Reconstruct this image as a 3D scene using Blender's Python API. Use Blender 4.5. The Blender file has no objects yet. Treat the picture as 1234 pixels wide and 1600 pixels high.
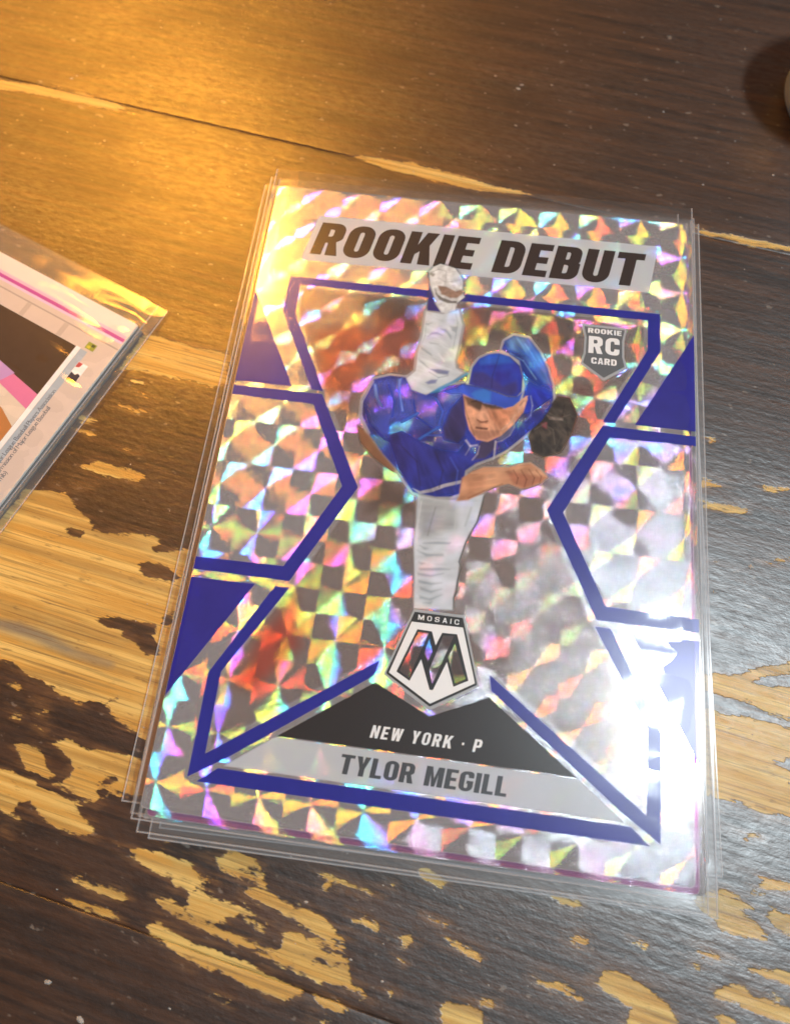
import bpy, bmesh, math, random
import numpy as np
from mathutils import Matrix, Vector, noise
from mathutils.geometry import tessellate_polygon

MM = 0.001
STACK = 6.0          # top face of the topmost card above the table, mm
scene = bpy.context.scene

# ------------------------------------------------------------------ camera
cam_d = bpy.data.cameras.new('camera'); cam = bpy.data.objects.new('camera', cam_d)
scene.collection.objects.link(cam); scene.camera = cam
cam_d.sensor_fit = 'HORIZONTAL'; cam_d.sensor_width = 36.0; cam_d.lens = 36.0 * 950 / 1234
cam_d.shift_y = -55.0 / 1234
cam_d.clip_start = 0.002; cam_d.clip_end = 20
_R = [[0.992027,-0.125579,0.010626],[0.117123,0.949779,0.290177],[-0.046533,-0.286619,0.956914]]
_ax = [Vector((_R[0][0], -_R[0][1], -_R[0][2])), -Vector((_R[1][0], -_R[1][1], -_R[1][2])), -Vector((_R[2][0], -_R[2][1], -_R[2][2]))]
_m = Matrix((_ax[0], _ax[1], _ax[2])).transposed().to_4x4()
_m.translation = Vector([-3.6058,-24.4813,84.3251]) * MM
cam.matrix_world = _m
cam_d.dof.use_dof = True; cam_d.dof.focus_distance = 0.082; cam_d.dof.aperture_fstop = 24.0

# ------------------------------------------------------------------ light: a dim room, a bright window, a warm lamp
world = bpy.data.worlds.new('World'); scene.world = world; world.use_nodes = True
bg = world.node_tree.nodes['Background']
bg.inputs[0].default_value = (1.0, 0.95, 0.92, 1); bg.inputs[1].default_value = 0.075

def area_light(name, loc, target, sx, sy, power, col):
    d = bpy.data.lights.new(name, 'AREA'); d.shape = 'RECTANGLE'; d.size = sx; d.size_y = sy
    d.energy = power; d.color = col
    o = bpy.data.objects.new(name, d); scene.collection.objects.link(o)
    o.location = loc
    z = (Vector(loc) - Vector(target)).normalized(); x = Vector((1, 0, 0)); x = (x - z * x.dot(z)).normalized(); y = z.cross(x)
    o.rotation_euler = Matrix((x, y, z)).transposed().to_euler()
    return o
area_light('window_light', (0.57, -0.05, 1.2), (0, 0, 0), 0.07, 0.17, 14.0, (0.82, 0.94, 1.0))
lamp = area_light('warm_lamp', (-0.47, 0.62, 0.70), (-0.21, 0.16, 0), 0.34, 0.28, 0.66, (1.0, 0.40, 0.035))
lamp.data.spread = math.radians(23)      # a shaded lamp: its beam falls on the table behind the cards

scene.view_settings.view_transform = 'Standard'; scene.view_settings.look = 'None'
scene.view_settings.exposure = 0.12; scene.view_settings.gamma = 1.0
scene.cycles.use_denoising = True
scene.cycles.max_bounces = 5; scene.cycles.diffuse_bounces = 2; scene.cycles.glossy_bounces = 3; scene.cycles.transparent_max_bounces = 64
scene.cycles.sample_clamp_indirect = 6.0

# ------------------------------------------------------------------ helpers
def col(h, k=1.0):
    v = [int(h[i:i + 2], 16) / 255 for i in (1, 3, 5)]
    return tuple((x / 12.92 if x <= .04045 else ((x + .055) / 1.055) ** 2.4) * k for x in v) + (1.0,)

def link(o, parent=None):
    scene.collection.objects.link(o)
    if parent: o.parent = parent
    return o
def mesh_obj(name, verts, faces, material=None, parent=None, smooth=False):
    me = bpy.data.meshes.new(name); me.from_pydata([tuple(c * MM for c in v) for v in verts], [], faces); me.update()
    if material: me.materials.append(material)
    if smooth: me.polygons.foreach_set('use_smooth', [True] * len(me.polygons))
    return link(bpy.data.objects.new(name, me), parent)
def empty(name, loc=(0, 0, 0), rz=0.0):
    o = bpy.data.objects.new(name, None); o.empty_display_size = 0.005
    o.location = [c * MM for c in loc]; o.rotation_euler = (0, 0, rz)
    return link(o)
def tag(o, label, cat, group=None):
    o['label'] = label; o['category'] = cat
    if group: o['group'] = group
    return o

def fillet(pts, n=6):
    out = []; N = len(pts)
    for i, p in enumerate(pts):
        if len(p) < 3 or p[2] <= 0: out.append((p[0], p[1])); continue
        a, b = pts[i - 1], pts[(i + 1) % N]; P = Vector(p[:2]); A = Vector(a[:2]) - P; B = Vector(b[:2]) - P
        r = p[2]; la, lb = A.length, B.length; A.normalize(); B.normalize()
        ang = A.angle(B)
        if ang > 3.1: out.append((p[0], p[1])); continue
        t = min(r / math.tan(ang / 2), la * .499, lb * .499); r = t * math.tan(ang / 2)
        bis = (A + B).normalized(); c = P + bis * (r / math.sin(ang / 2))
        s = P + A * t - c; e = P + B * t - c
        a0 = math.atan2(s.y, s.x); a1 = math.atan2(e.y, e.x); d = (a1 - a0 + math.pi) % (2 * math.pi) - math.pi
        for k in range(n + 1):
            q = a0 + d * k / n; out.append((c.x + r * math.cos(q), c.y + r * math.sin(q)))
    return out

class Flat:
    """collects flat outlines (with holes) at given heights into one mesh"""
    def __init__(s): s.v = []; s.f = []
    def poly(s, outer, z, holes=()):
        loops = [[Vector((x, y, 0)) for x, y in outer]] + [[Vector((x, y, 0)) for x, y in h] for h in holes]
        tris = tessellate_polygon(loops); base = len(s.v)
        for l in loops: s.v += [(p.x, p.y, z) for p in l]
        allp = [p for l in loops for p in l]
        for t in tris:
            a, b, c = (allp[i] for i in t)
            ar = (b - a).cross(c - a).z
            if abs(ar) < 1e-9: continue
            s.f.append(tuple(base + i for i in (t if ar > 0 else t[::-1])))
        return s
    def build(s, name, m, parent=None): return mesh_obj(name, s.v, s.f, m, parent)

# ------------------------------------------------------------------ lettering: heavy block capitals drawn as outlines
def glyph(ch, w, s, h):
    """outlines of one capital in a box w wide and 1 high; s = stem, h = bar"""
    r = min(.30, w * .48); q = max(.02, r - min(s, h) * .75)
    if ch == 'I': return s, [([(0, 0), (s, 0), (s, 1), (0, 1)], [])]
    if ch == 'O': return w, [([(0, 0, r), (w, 0, r), (w, 1, r), (0, 1, r)], [[(s, h, q), (s, 1 - h, q), (w - s, 1 - h, q), (w - s, h, q)]])]
    if ch == 'D': return w, [([(0, 0), (w, 0, r), (w, 1, r), (0, 1)], [[(s, h), (s, 1 - h), (w - s, 1 - h, q), (w - s, h, q)]])]
    if ch == 'E': return w * .86, [([(0, 0), (w * .86, 0), (w * .86, h), (s, h), (s, .5 - h / 2), (w * .78, .5 - h / 2), (w * .78, .5 + h / 2), (s, .5 + h / 2), (s, 1 - h), (w * .86, 1 - h), (w * .86, 1), (0, 1)], [])]
    if ch == 'L': return w * .82, [([(0, 0), (w * .82, 0), (w * .82, h), (s, h), (s, 1), (0, 1)], [])]
    if ch == 'T': return w, [([(w / 2 - s / 2, 0), (w / 2 + s / 2, 0), (w / 2 + s / 2, 1 - h), (w, 1 - h), (w, 1), (0, 1), (0, 1 - h), (w / 2 - s / 2, 1 - h)], [])]
    if ch == 'U': return w, [([(0, 0, r), (w, 0, r), (w, 1), (w - s, 1), (w - s, h, q), (s, h, q), (s, 1), (0, 1)], [])]
    if ch == 'K': return w * 1.1, [([(0, 0), (s, 0), (s, .30), (s * 1.35, .40), (w * 1.1 - s * 1.12, 0), (w * 1.1, 0), (s * 2.05, .60), (w * 1.1 - s * .05, 1), (w * 1.1 - s * 1.15, 1), (s, .60), (s, 1), (0, 1)], [])]
    if ch == 'R': return w * 1.02, [([(0, 0), (s, 0), (s, .38), (s + .06, .38), (w * 1.02 - s * 1.1, 0), (w * 1.02, 0), (w * .80, .42), (w, .52, .12), (w, 1, r * .8), (0, 1)], [[(s, .58), (s, 1 - h), (w - s, 1 - h, q * .6), (w - s, .58, q * .6)]])]
    if ch == 'P': return w, [([(0, 0), (s, 0), (s, .36), (w, .36, r * .8), (w, 1, r * .8), (0, 1)], [[(s, .36 + h), (s, 1 - h), (w - s, 1 - h, q * .6), (w - s, .36 + h, q * .6)]])]
    if ch == 'B': return w, [([(0, 0), (w, 0, r * .8), (w, .5, .14), (w * .92, .525), (w * .97, .55, .1), (w * .97, 1, r * .7), (0, 1)], [[(s, h * .9), (s, .43), (w - s, .43, q * .5), (w - s, h * .9, q * .5)], [(s, .6), (s, 1 - h * .9), (w * .97 - s, 1 - h * .9, q * .5), (w * .97 - s, .6, q * .5)]])]
    if ch == 'C': return w, [([(w, .36), (w - s, .36), (w - s, h, q), (s, h, q), (s, 1 - h, q), (w - s, 1 - h, q), (w - s, .64), (w, .64), (w, 1, r), (0, 1, r), (0, 0, r), (w, 0, r)], [])]
    if ch == 'G': return w, [([(w, .54), (w * .52, .54), (w * .52, .38), (w - s, .38), (w - s, h, q), (s, h, q), (s, 1 - h, q), (w - s, 1 - h, q), (w - s, .68), (w, .68), (w, 1, r), (0, 1, r), (0, 0, r), (w, 0, r)], [])]
    if ch == 'S': return w, [([(0, .33), (s, .33), (s, h, q), (w - s, h, q), (w - s, .42, q), (0, .46, r * .8), (0, 1, r), (w, 1, r), (w, .68), (w - s, .68), (w - s, 1 - h, q), (s, 1 - h, q), (s, .60, q), (w, .56, r * .8), (w, 0, r), (0, 0, r)], [])]
    if ch == 'A': return w, [([(0, 0), (s * .95, 0), (s * 1.1, .2), (w - s * 1.1, .2), (w - s * .95, 0), (w, 0), (w / 2 + s * .6, 1), (w / 2 - s * .6, 1)], [[(w * .5 - .11 * w, .38), (w * .5, .76), (w * .5 + .11 * w, .38)]])]
    if ch == 'N': return w, [([(0, 0), (s, 0), (s, .55), (w - s, 0), (w, 0), (w, 1), (w - s, 1), (w - s, .45), (s, 1), (0, 1)], [])]
    if ch == 'M': W = w * 1.3; return W, [([(0, 0), (s, 0), (s, .62), (W / 2 - s * .32, 0), (W / 2 + s * .32, 0), (W - s, .62), (W - s, 0), (W, 0), (W, 1), (W - s * 1.15, 1), (W / 2, .42), (s * 1.15, 1), (0, 1)], [])]
    if ch == 'W': W = w * 1.42; return W, [([(W * .16, 0), (W * .16 + s, 0), (W / 2, .55), (W * .84 - s, 0), (W * .84, 0), (W, 1), (W - s, 1), (W * .80 - s * .25, .42), (W / 2 + s * .45, 1), (W / 2 - s * .45, 1), (W * .20 + s * .25, .42), (s, 1), (0, 1)], [])]
    if ch == 'Y': return w, [([(w / 2 - s / 2, 0), (w / 2 + s / 2, 0), (w / 2 + s / 2, .40), (w, 1), (w - s * 1.05, 1), (w / 2, .62), (s * 1.05, 1), (0, 1), (w / 2 - s / 2, .40)], [])]
    if ch == '.': return s * .8, [([(0, .40, .05), (s * .8, .40, .05), (s * .8, .60, .05), (0, .60, .05)], [])]
    return w * .5, []

def lettering(name, text, x0, x1, y0, H, z, m, parent, w=.66, s=.25, h=.19, gap=.07, shear=.2, fl=None):
    fl0 = fl or Flat(); runs = []; x = 0
    for ch in text:
        wd, shapes = glyph(ch, w, s, h); runs.append((x, shapes)); x += wd + gap
    tot = x - gap; k = (x1 - x0 - shear * H) / tot
    T = lambda ox, pts: [(x0 + (ox + px) * k + shear * py * H, y0 + py * H) for px, py in fillet(pts)]
    for ox, shapes in runs:
        for outer, holes in shapes: fl0.poly(T(ox, outer), z, [T(ox, q) for q in holes])
    return fl0 if fl else fl0.build(name, m, parent)

# ------------------------------------------------------------------ materials
class Mat:
    def __init__(s, name):
        s.m = bpy.data.materials.new(name); s.m.use_nodes = True; s.t = s.m.node_tree; s.t.nodes.clear()
        s.out = s.t.nodes.new('ShaderNodeOutputMaterial')
    def n(s, typ, props=None, **ins):
        nd = s.t.nodes.new('ShaderNode' + typ)
        for k, v in (props or {}).items(): setattr(nd, k, v)
        for k, v in ins.items():
            sock = nd.inputs[int(k[1:])] if k[0] == 'i' and k[1:].isdigit() else nd.inputs[k.replace('_', ' ')]
            if isinstance(v, bpy.types.NodeSocket): s.t.links.new(v, sock)
            elif isinstance(v, bpy.types.Node): s.t.links.new(v.outputs[0], sock)
            else: sock.default_value = v
        return nd
    def math(s, op, a, b=0.0, c=None, clamp=False):
        kw = {'i0': a, 'i1': b}
        if c is not None: kw['i2'] = c
        return s.n('Math', {'operation': op, 'use_clamp': clamp}, **kw).outputs[0]
    def vec(s, op, a, b=(0, 0, 0), scale=None):
        kw = {'i0': a, 'i1': b}
        nd = s.n('VectorMath', {'operation': op}, **kw)
        if scale is not None:
            if isinstance(scale, bpy.types.NodeSocket): s.t.links.new(scale, nd.inputs['Scale'])
            else: nd.inputs['Scale'].default_value = scale
        return nd.outputs['Value'] if op in ('LENGTH', 'DOT_PRODUCT') else nd.outputs[0]
    def mix(s, f, a, b): 
        nd = s.n('Mix', {'data_type': 'RGBA'})
        for i, v in ((0, f), (6, a), (7, b)):
            if isinstance(v, bpy.types.NodeSocket): s.t.links.new(v, nd.inputs[i])
            else: nd.inputs[i].default_value = v
        return nd.outputs[2]
    def ramp(s, f, stops):
        nd = s.n('ValToRGB'); nd.color_ramp.elements.remove(nd.color_ramp.elements[1])
        for i, (p, c) in enumerate(stops):
            e = nd.color_ramp.elements[0] if i == 0 else nd.color_ramp.elements.new(p)
            e.position = p; e.color = c if len(c) == 4 else tuple(c) + (1,)
        s.t.links.new(f, nd.inputs[0]); return nd.outputs[0]
    def noise(s, v, scale, detail=3, rough=.55, dim='3D'):
        return s.n('TexNoise', {'noise_dimensions': dim}, Vector=v, Scale=scale, Detail=detail, Roughness=rough).outputs[0]
    def sstep(s, x, a, b):
        nd = s.n('MapRange', {'interpolation_type': 'SMOOTHSTEP'}, Value=x); nd.inputs[1].default_value = a; nd.inputs[2].default_value = b
        return nd.outputs[0]
    def done(s, sh):
        s.t.links.new(sh.outputs[0] if isinstance(sh, bpy.types.Node) else sh, s.out.inputs[0]); return s.m
    def obj(s): return s.n('TexCoord').outputs['Object']

def wood_material():
    M = Mat('stained_worn_pine'); o = M.obj()
    mp = lambda sx, sy: M.n('Mapping', Vector=o, Scale=(sx, sy, 1)).outputs[0]
    at = M.n('Attribute', {'attribute_name': 'wear'}).outputs['Fac']; kn = M.n('Attribute', {'attribute_name': 'knot'}).outputs['Fac']
    e1 = M.noise(mp(170, 620), 1, 3, .55); e2 = M.noise(mp(900, 2600), 1, 2, .6)
    w = M.math('ADD', at, M.math('ADD', M.math('MULTIPLY', M.math('SUBTRACT', e1, .5), 1.7), M.math('MULTIPLY', M.math('SUBTRACT', e2, .5), 1.0)))
    wear = M.sstep(w, -.10, .16)
    grain = M.noise(mp(22, 700), 1, 4, .6); grain2 = M.noise(mp(60, 2600), 1, 3, .6); rings = M.noise(mp(9, 330), 1, 2, .5)
    pine = M.mix(M.sstep(grain, .38, .66), col('#c4943f'), col('#dfbd6c'))
    pine = M.mix(M.math('MULTIPLY', M.sstep(grain2, .48, .68), .6), pine, col('#8a6c36'))
    pine = M.mix(M.math('MULTIPLY', M.sstep(rings, .54, .64), .6), pine, col('#9c7a3c'))
    pine = M.mix(M.math('MULTIPLY', M.sstep(M.noise(mp(70, 160), 1, 3), .52, .75), .4), pine, col('#c8b470'))
    pine = M.mix(M.math('MULTIPLY', M.sstep(kn, -.6, .6), .75), pine, col('#6c6a62'))
    st = M.mix(M.sstep(M.noise(mp(40, 900), 1, 4, .65), .3, .72), col('#22140b'), col('#4a2e1a'))
    st = M.mix(M.math('MULTIPLY', M.sstep(M.noise(mp(90, 2000), 1, 3), .55, .8), .4), st, col('#62422a'))
    st = M.mix(M.math('MULTIPLY', M.sstep(M.noise(mp(500, 900), 1, 2), .66, .74), .5), st, col('#8d8175'))
    thin = M.math('MULTIPLY', M.sstep(w, -1.3, -.05), M.sstep(M.noise(mp(150, 1500), 1, 3, .6), .40, .66))
    st = M.mix(M.math('MULTIPLY', thin, .55), st, col('#7d5730'))
    pine = M.mix(M.math('MULTIPLY', M.sstep(M.noise(mp(55, 3000), 1, 2, .5), .58, .70), .55), pine, col('#6f4c24'))
    pine = M.mix(M.math('MULTIPLY', M.sstep(M.noise(mp(300, 1300), 1, 3, .6), .60, .74), .5), pine, col('#5a3a1e'))
    c = M.mix(wear, st, pine)
    rough = M.math('ADD', M.math('MULTIPLY', M.noise(mp(200, 600), 1, 3), .22), M.math('ADD', .36, M.math('MULTIPLY', wear, .14)))
    f1 = M.noise(mp(650, 1150), 1, 4, .7); f2 = M.noise(mp(60, 1300), 1, 3, .6)
    hgt = M.math('ADD', M.math('MULTIPLY', f1, .7), M.math('MULTIPLY', f2, .35))
    hgt = M.math('SUBTRACT', hgt, M.math('MULTIPLY', wear, .4))
    b = M.n('Bump', Strength=.42, Distance=.00022, Height=hgt)
    p = M.n('BsdfPrincipled', Base_Color=c, Roughness=rough, Normal=b)
    p.inputs['Specular IOR Level'].default_value = .7
    gl = M.math('MULTIPLY', M.sstep(M.noise(mp(25, 60), 1, 4, .65), .28, .72), M.sstep(M.noise(mp(500, 1500), 1, 3, .65), .25, .70))
    M.t.links.new(M.math('MULTIPLY', M.math('ADD', .30, M.math('MULTIPLY', gl, 1.0), clamp=True), M.math('SUBTRACT', 1.0, M.math('MULTIPLY', wear, .6))), p.inputs['Coat Weight']); p.inputs['Coat Roughness'].default_value = .37; p.inputs['Coat IOR'].default_value = 1.6
    M.t.links.new(b.outputs[0], p.inputs['Coat Normal'])
    return M.done(p)

def foil_material(name, base='#a49f9d', gain=1.0, pitch=6.15, off=(-24.39, -41.6)):
    """prismatic foil: fine grooves radiate from a lattice of points and split the light of the window and the lamp"""
    M = Mat(name); o = M.obj()
    p = M.vec('SCALE', o, scale=1000.0)
    q = M.vec('SCALE', M.vec('SUBTRACT', p, (off[0] - pitch / 2, off[1] - pitch / 2, 0)), scale=1 / pitch)
    fr = M.vec('SUBTRACT', M.vec('FRACTION', q), (.5, .5, 0)); cell = M.vec('FLOOR', q)
    sep = M.n('SeparateXYZ', i0=fr); fx, fy = sep.outputs[0], sep.outputs[1]
    tang = M.vec('NORMALIZE', M.n('CombineXYZ', i0=M.math('MULTIPLY', fy, -1.0), i1=fx, i2=0.0).outputs[0])
    rad = M.vec('NORMALIZE', M.n('CombineXYZ', i0=fx, i1=fy, i2=0.0).outputs[0])
    jit = M.math('SUBTRACT', M.noise(M.vec('ADD', M.vec('SCALE', rad, scale=15.0), M.vec('SCALE', cell, scale=3.7)), 1.0, 2, .6), .5)
    wob = M.math('SUBTRACT', M.noise(p, .09, 2, .5), .5)                 # the card is not quite flat
    wv = M.vec('SCALE', M.n('TexNoise', Vector=p, Scale=.05, Detail=1).outputs[1], scale=1.0)
    tw = M.n('VectorTransform', {'vector_type': 'VECTOR', 'convert_from': 'OBJECT', 'convert_to': 'WORLD'}, Vector=tang).outputs[0]
    rw = M.n('VectorTransform', {'vector_type': 'VECTOR', 'convert_from': 'OBJECT', 'convert_to': 'WORLD'}, Vector=rad).outputs[0]
    N = M.n('NewGeometry').outputs['Normal']
    N = M.vec('ADD', N, M.vec('SCALE', M.vec('SUBTRACT', wv, (.5, .5, .5)), scale=.10))
    quad = M.vec('FLOOR', M.vec('SCALE', q, scale=2.0))
    qn = M.n('TexWhiteNoise', Vector=quad)
    qv = M.vec('SUBTRACT', qn.outputs['Color'], (.5, .5, .5))
    N = M.vec('ADD', N, M.vec('SCALE', qv, scale=.09))
    N = M.vec('ADD', N, M.vec('SCALE', rw, scale=M.math('MULTIPLY', jit, .22)))
    stretch = M.math('ADD', 1.0, M.math('ADD', M.math('MULTIPLY', jit, .07), M.math('MULTIPLY', wob, .12)))
    # each point of the foil sends light off at one groove angle out of a continuous spread; the angle sets the colour
    smax = .80
    SPEC = [(0, (.45, .04, 1.0)), (.16, (.06, .12, 1.0)), (.30, (.02, .55, 1.0)), (.42, (.03, 1.0, .55)), (.54, (.55, 1.0, .05)), (.66, (1.0, .72, .03)), (.78, (1.0, .25, .04)), (.90, (1.0, .06, .30)), (1, (.75, .05, .9))]
    acc = None; NL = 6
    for k in range(NL):
        wn = M.n('TexWhiteNoise', {'noise_dimensions': '4D'}, Vector=M.vec('SCALE', o, scale=90000.0), W=k * 1.37 + .2)
        u = M.math('MULTIPLY', M.math('ADD', wn.outputs['Value'], float(k)), 1.0 / NL)
        sg = M.math('SIGN', M.math('SUBTRACT', M.n('SeparateXYZ', i0=wn.outputs['Color']).outputs[1], .5))
        c_ = M.mix(M.sstep(u, .32, .19), M.ramp(M.math('FRACT', M.math('ADD', M.math('MULTIPLY', u, smax / .17), .794)), SPEC), (.24, .25, .27, 1))
        s_ = M.math('MULTIPLY', M.math('MULTIPLY', u, smax), M.math('MULTIPLY', sg, stretch))
        spread = M.math('MULTIPLY', M.math('SUBTRACT', M.n('SeparateXYZ', i0=wn.outputs['Color']).outputs[2], .5), .27)
        n_ = M.vec('NORMALIZE', M.vec('ADD', M.vec('ADD', N, M.vec('SCALE', rw, scale=spread)), M.vec('SCALE', tw, scale=s_)))
        g = M.n('BsdfGlossy', Color=M.vec('SCALE', c_, scale=gain * .25), Roughness=.06, Normal=n_)
        acc = g if acc is None else M.n('AddShader', i0=acc, i1=g)
    g0 = M.n('BsdfGlossy', Color=col(base, .55), Roughness=.13)
    d0 = M.n('BsdfDiffuse', Color=col(base, .44))
    acc = M.n('AddShader', i0=acc, i1=M.n('AddShader', i0=g0, i1=d0))
    return M.done(acc)

def ink_material(name, c, opacity=.9, rough=.35, tint=.6, vary=0.0):
    """printing ink on foil: part of the foil's shine comes through, tinted"""
    M = Mat(name); c4 = col(c) if isinstance(c, str) else c
    cc = c4
    if vary:
        n = M.noise(M.vec('SCALE', M.obj(), scale=1000.0), .25, 3, .6)
        cc = M.mix(n, tuple(max(0, x * (1 - vary)) for x in c4[:3]) + (1,), tuple(min(1, x * (1 + vary)) for x in c4[:3]) + (1,))
    p = M.n('BsdfPrincipled', Base_Color=cc, Roughness=rough)
    t = M.n('BsdfTransparent', Color=tuple(x ** tint for x in c4[:3]) + (1,))
    return M.done(M.n('MixShader', i0=opacity, i1=t, i2=p))

def plain_material(name, c, rough=.45, spec=.5, vary=0.0, scale=.4):
    M = Mat(name); cc = col(c)
    if vary:
        n = M.noise(M.vec('SCALE', M.obj(), scale=1000.0), scale, 3, .6)
        cc = M.mix(n, tuple(x * (1 - vary) for x in col(c)[:3]) + (1,), tuple(min(1, x * (1 + vary)) for x in col(c)[:3]) + (1,))
    p = M.n('BsdfPrincipled', Base_Color=cc, Roughness=rough); p.inputs['Specular IOR Level'].default_value = spec
    return M.done(p)

def film_material(name, haze=.012, rough=.13, refl=1.0, clear=.99):
    M = Mat(name); o = M.vec('SCALE', M.obj(), scale=1000.0)
    n = M.noise(M.n('Mapping', Vector=o, Scale=(.30, .08, 1)).outputs[0], 1, 3, .55)
    sc = M.noise(M.n('Mapping', Vector=o, Rotation=(0, 0, .6), Scale=(9, .35, 1)).outputs[0], 1, 2, .6)
    b = M.n('Bump', Strength=.35, Distance=.00006, Height=M.math('ADD', n, M.math('MULTIPLY', sc, .05)))
    ge = M.n('NewGeometry')
    cs = M.math('ABSOLUTE', M.vec('DOT_PRODUCT', ge.outputs['Incoming'], ge.outputs['Normal']))
    sch = M.math('ADD', .04, M.math('MULTIPLY', M.math('POWER', M.math('SUBTRACT', 1.0, cs, clamp=True), 5.0), .96))
    f = M.math('MULTIPLY', sch, refl, clamp=True)
    g = M.n('BsdfGlossy', Color=(1, 1, 1, 1), Roughness=rough, Normal=b)
    t = M.n('BsdfTransparent', Color=(clear, clear, clear, 1))
    d = M.n('BsdfDiffuse', Color=(.85, .85, .88, 1))
    a = M.n('MixShader', i0=haze, i1=t, i2=d)
    return M.done(M.n('MixShader', i0=f, i1=a, i2=g))

MAT = dict(
    wood=wood_material(), foil=foil_material('prismatic_silver_foil'),
    film=film_material('clear_sleeve_film'), film2=film_material('clear_sleeve_film_hazy', .045, .16), film_top=film_material('glossy_clear_sleeve_film', .010, .10, 1.0, .985),
    blue=ink_material('deep_blue_ink', '#2b2f9c', .84, .3, vary=.22), panel=ink_material('violet_blue_ink', '#33309a', .80, .3, vary=.25),
    white=ink_material('silver_white_ink', '#d8dfe6', .62, .3), darkletter=ink_material('dark_brown_ink', '#3b302d', .82, .3),
    wedge=ink_material('charcoal_ink', '#332e2e', .74, .35), black=ink_material('black_ink', '#2a2a2c', .95, .3),
    greyletter=ink_material('slate_ink', '#4d5258', .85, .3), whiteletter=ink_material('white_ink', '#eef0f2', .95, .35),
    badge=ink_material('badge_grey_ink', '#6d7176', .80, .3), rim=ink_material('silver_rim_ink', '#b9bfc4', .75, .3),
    stock=plain_material('white_card_stock', '#d9d6d2', .6))

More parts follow.
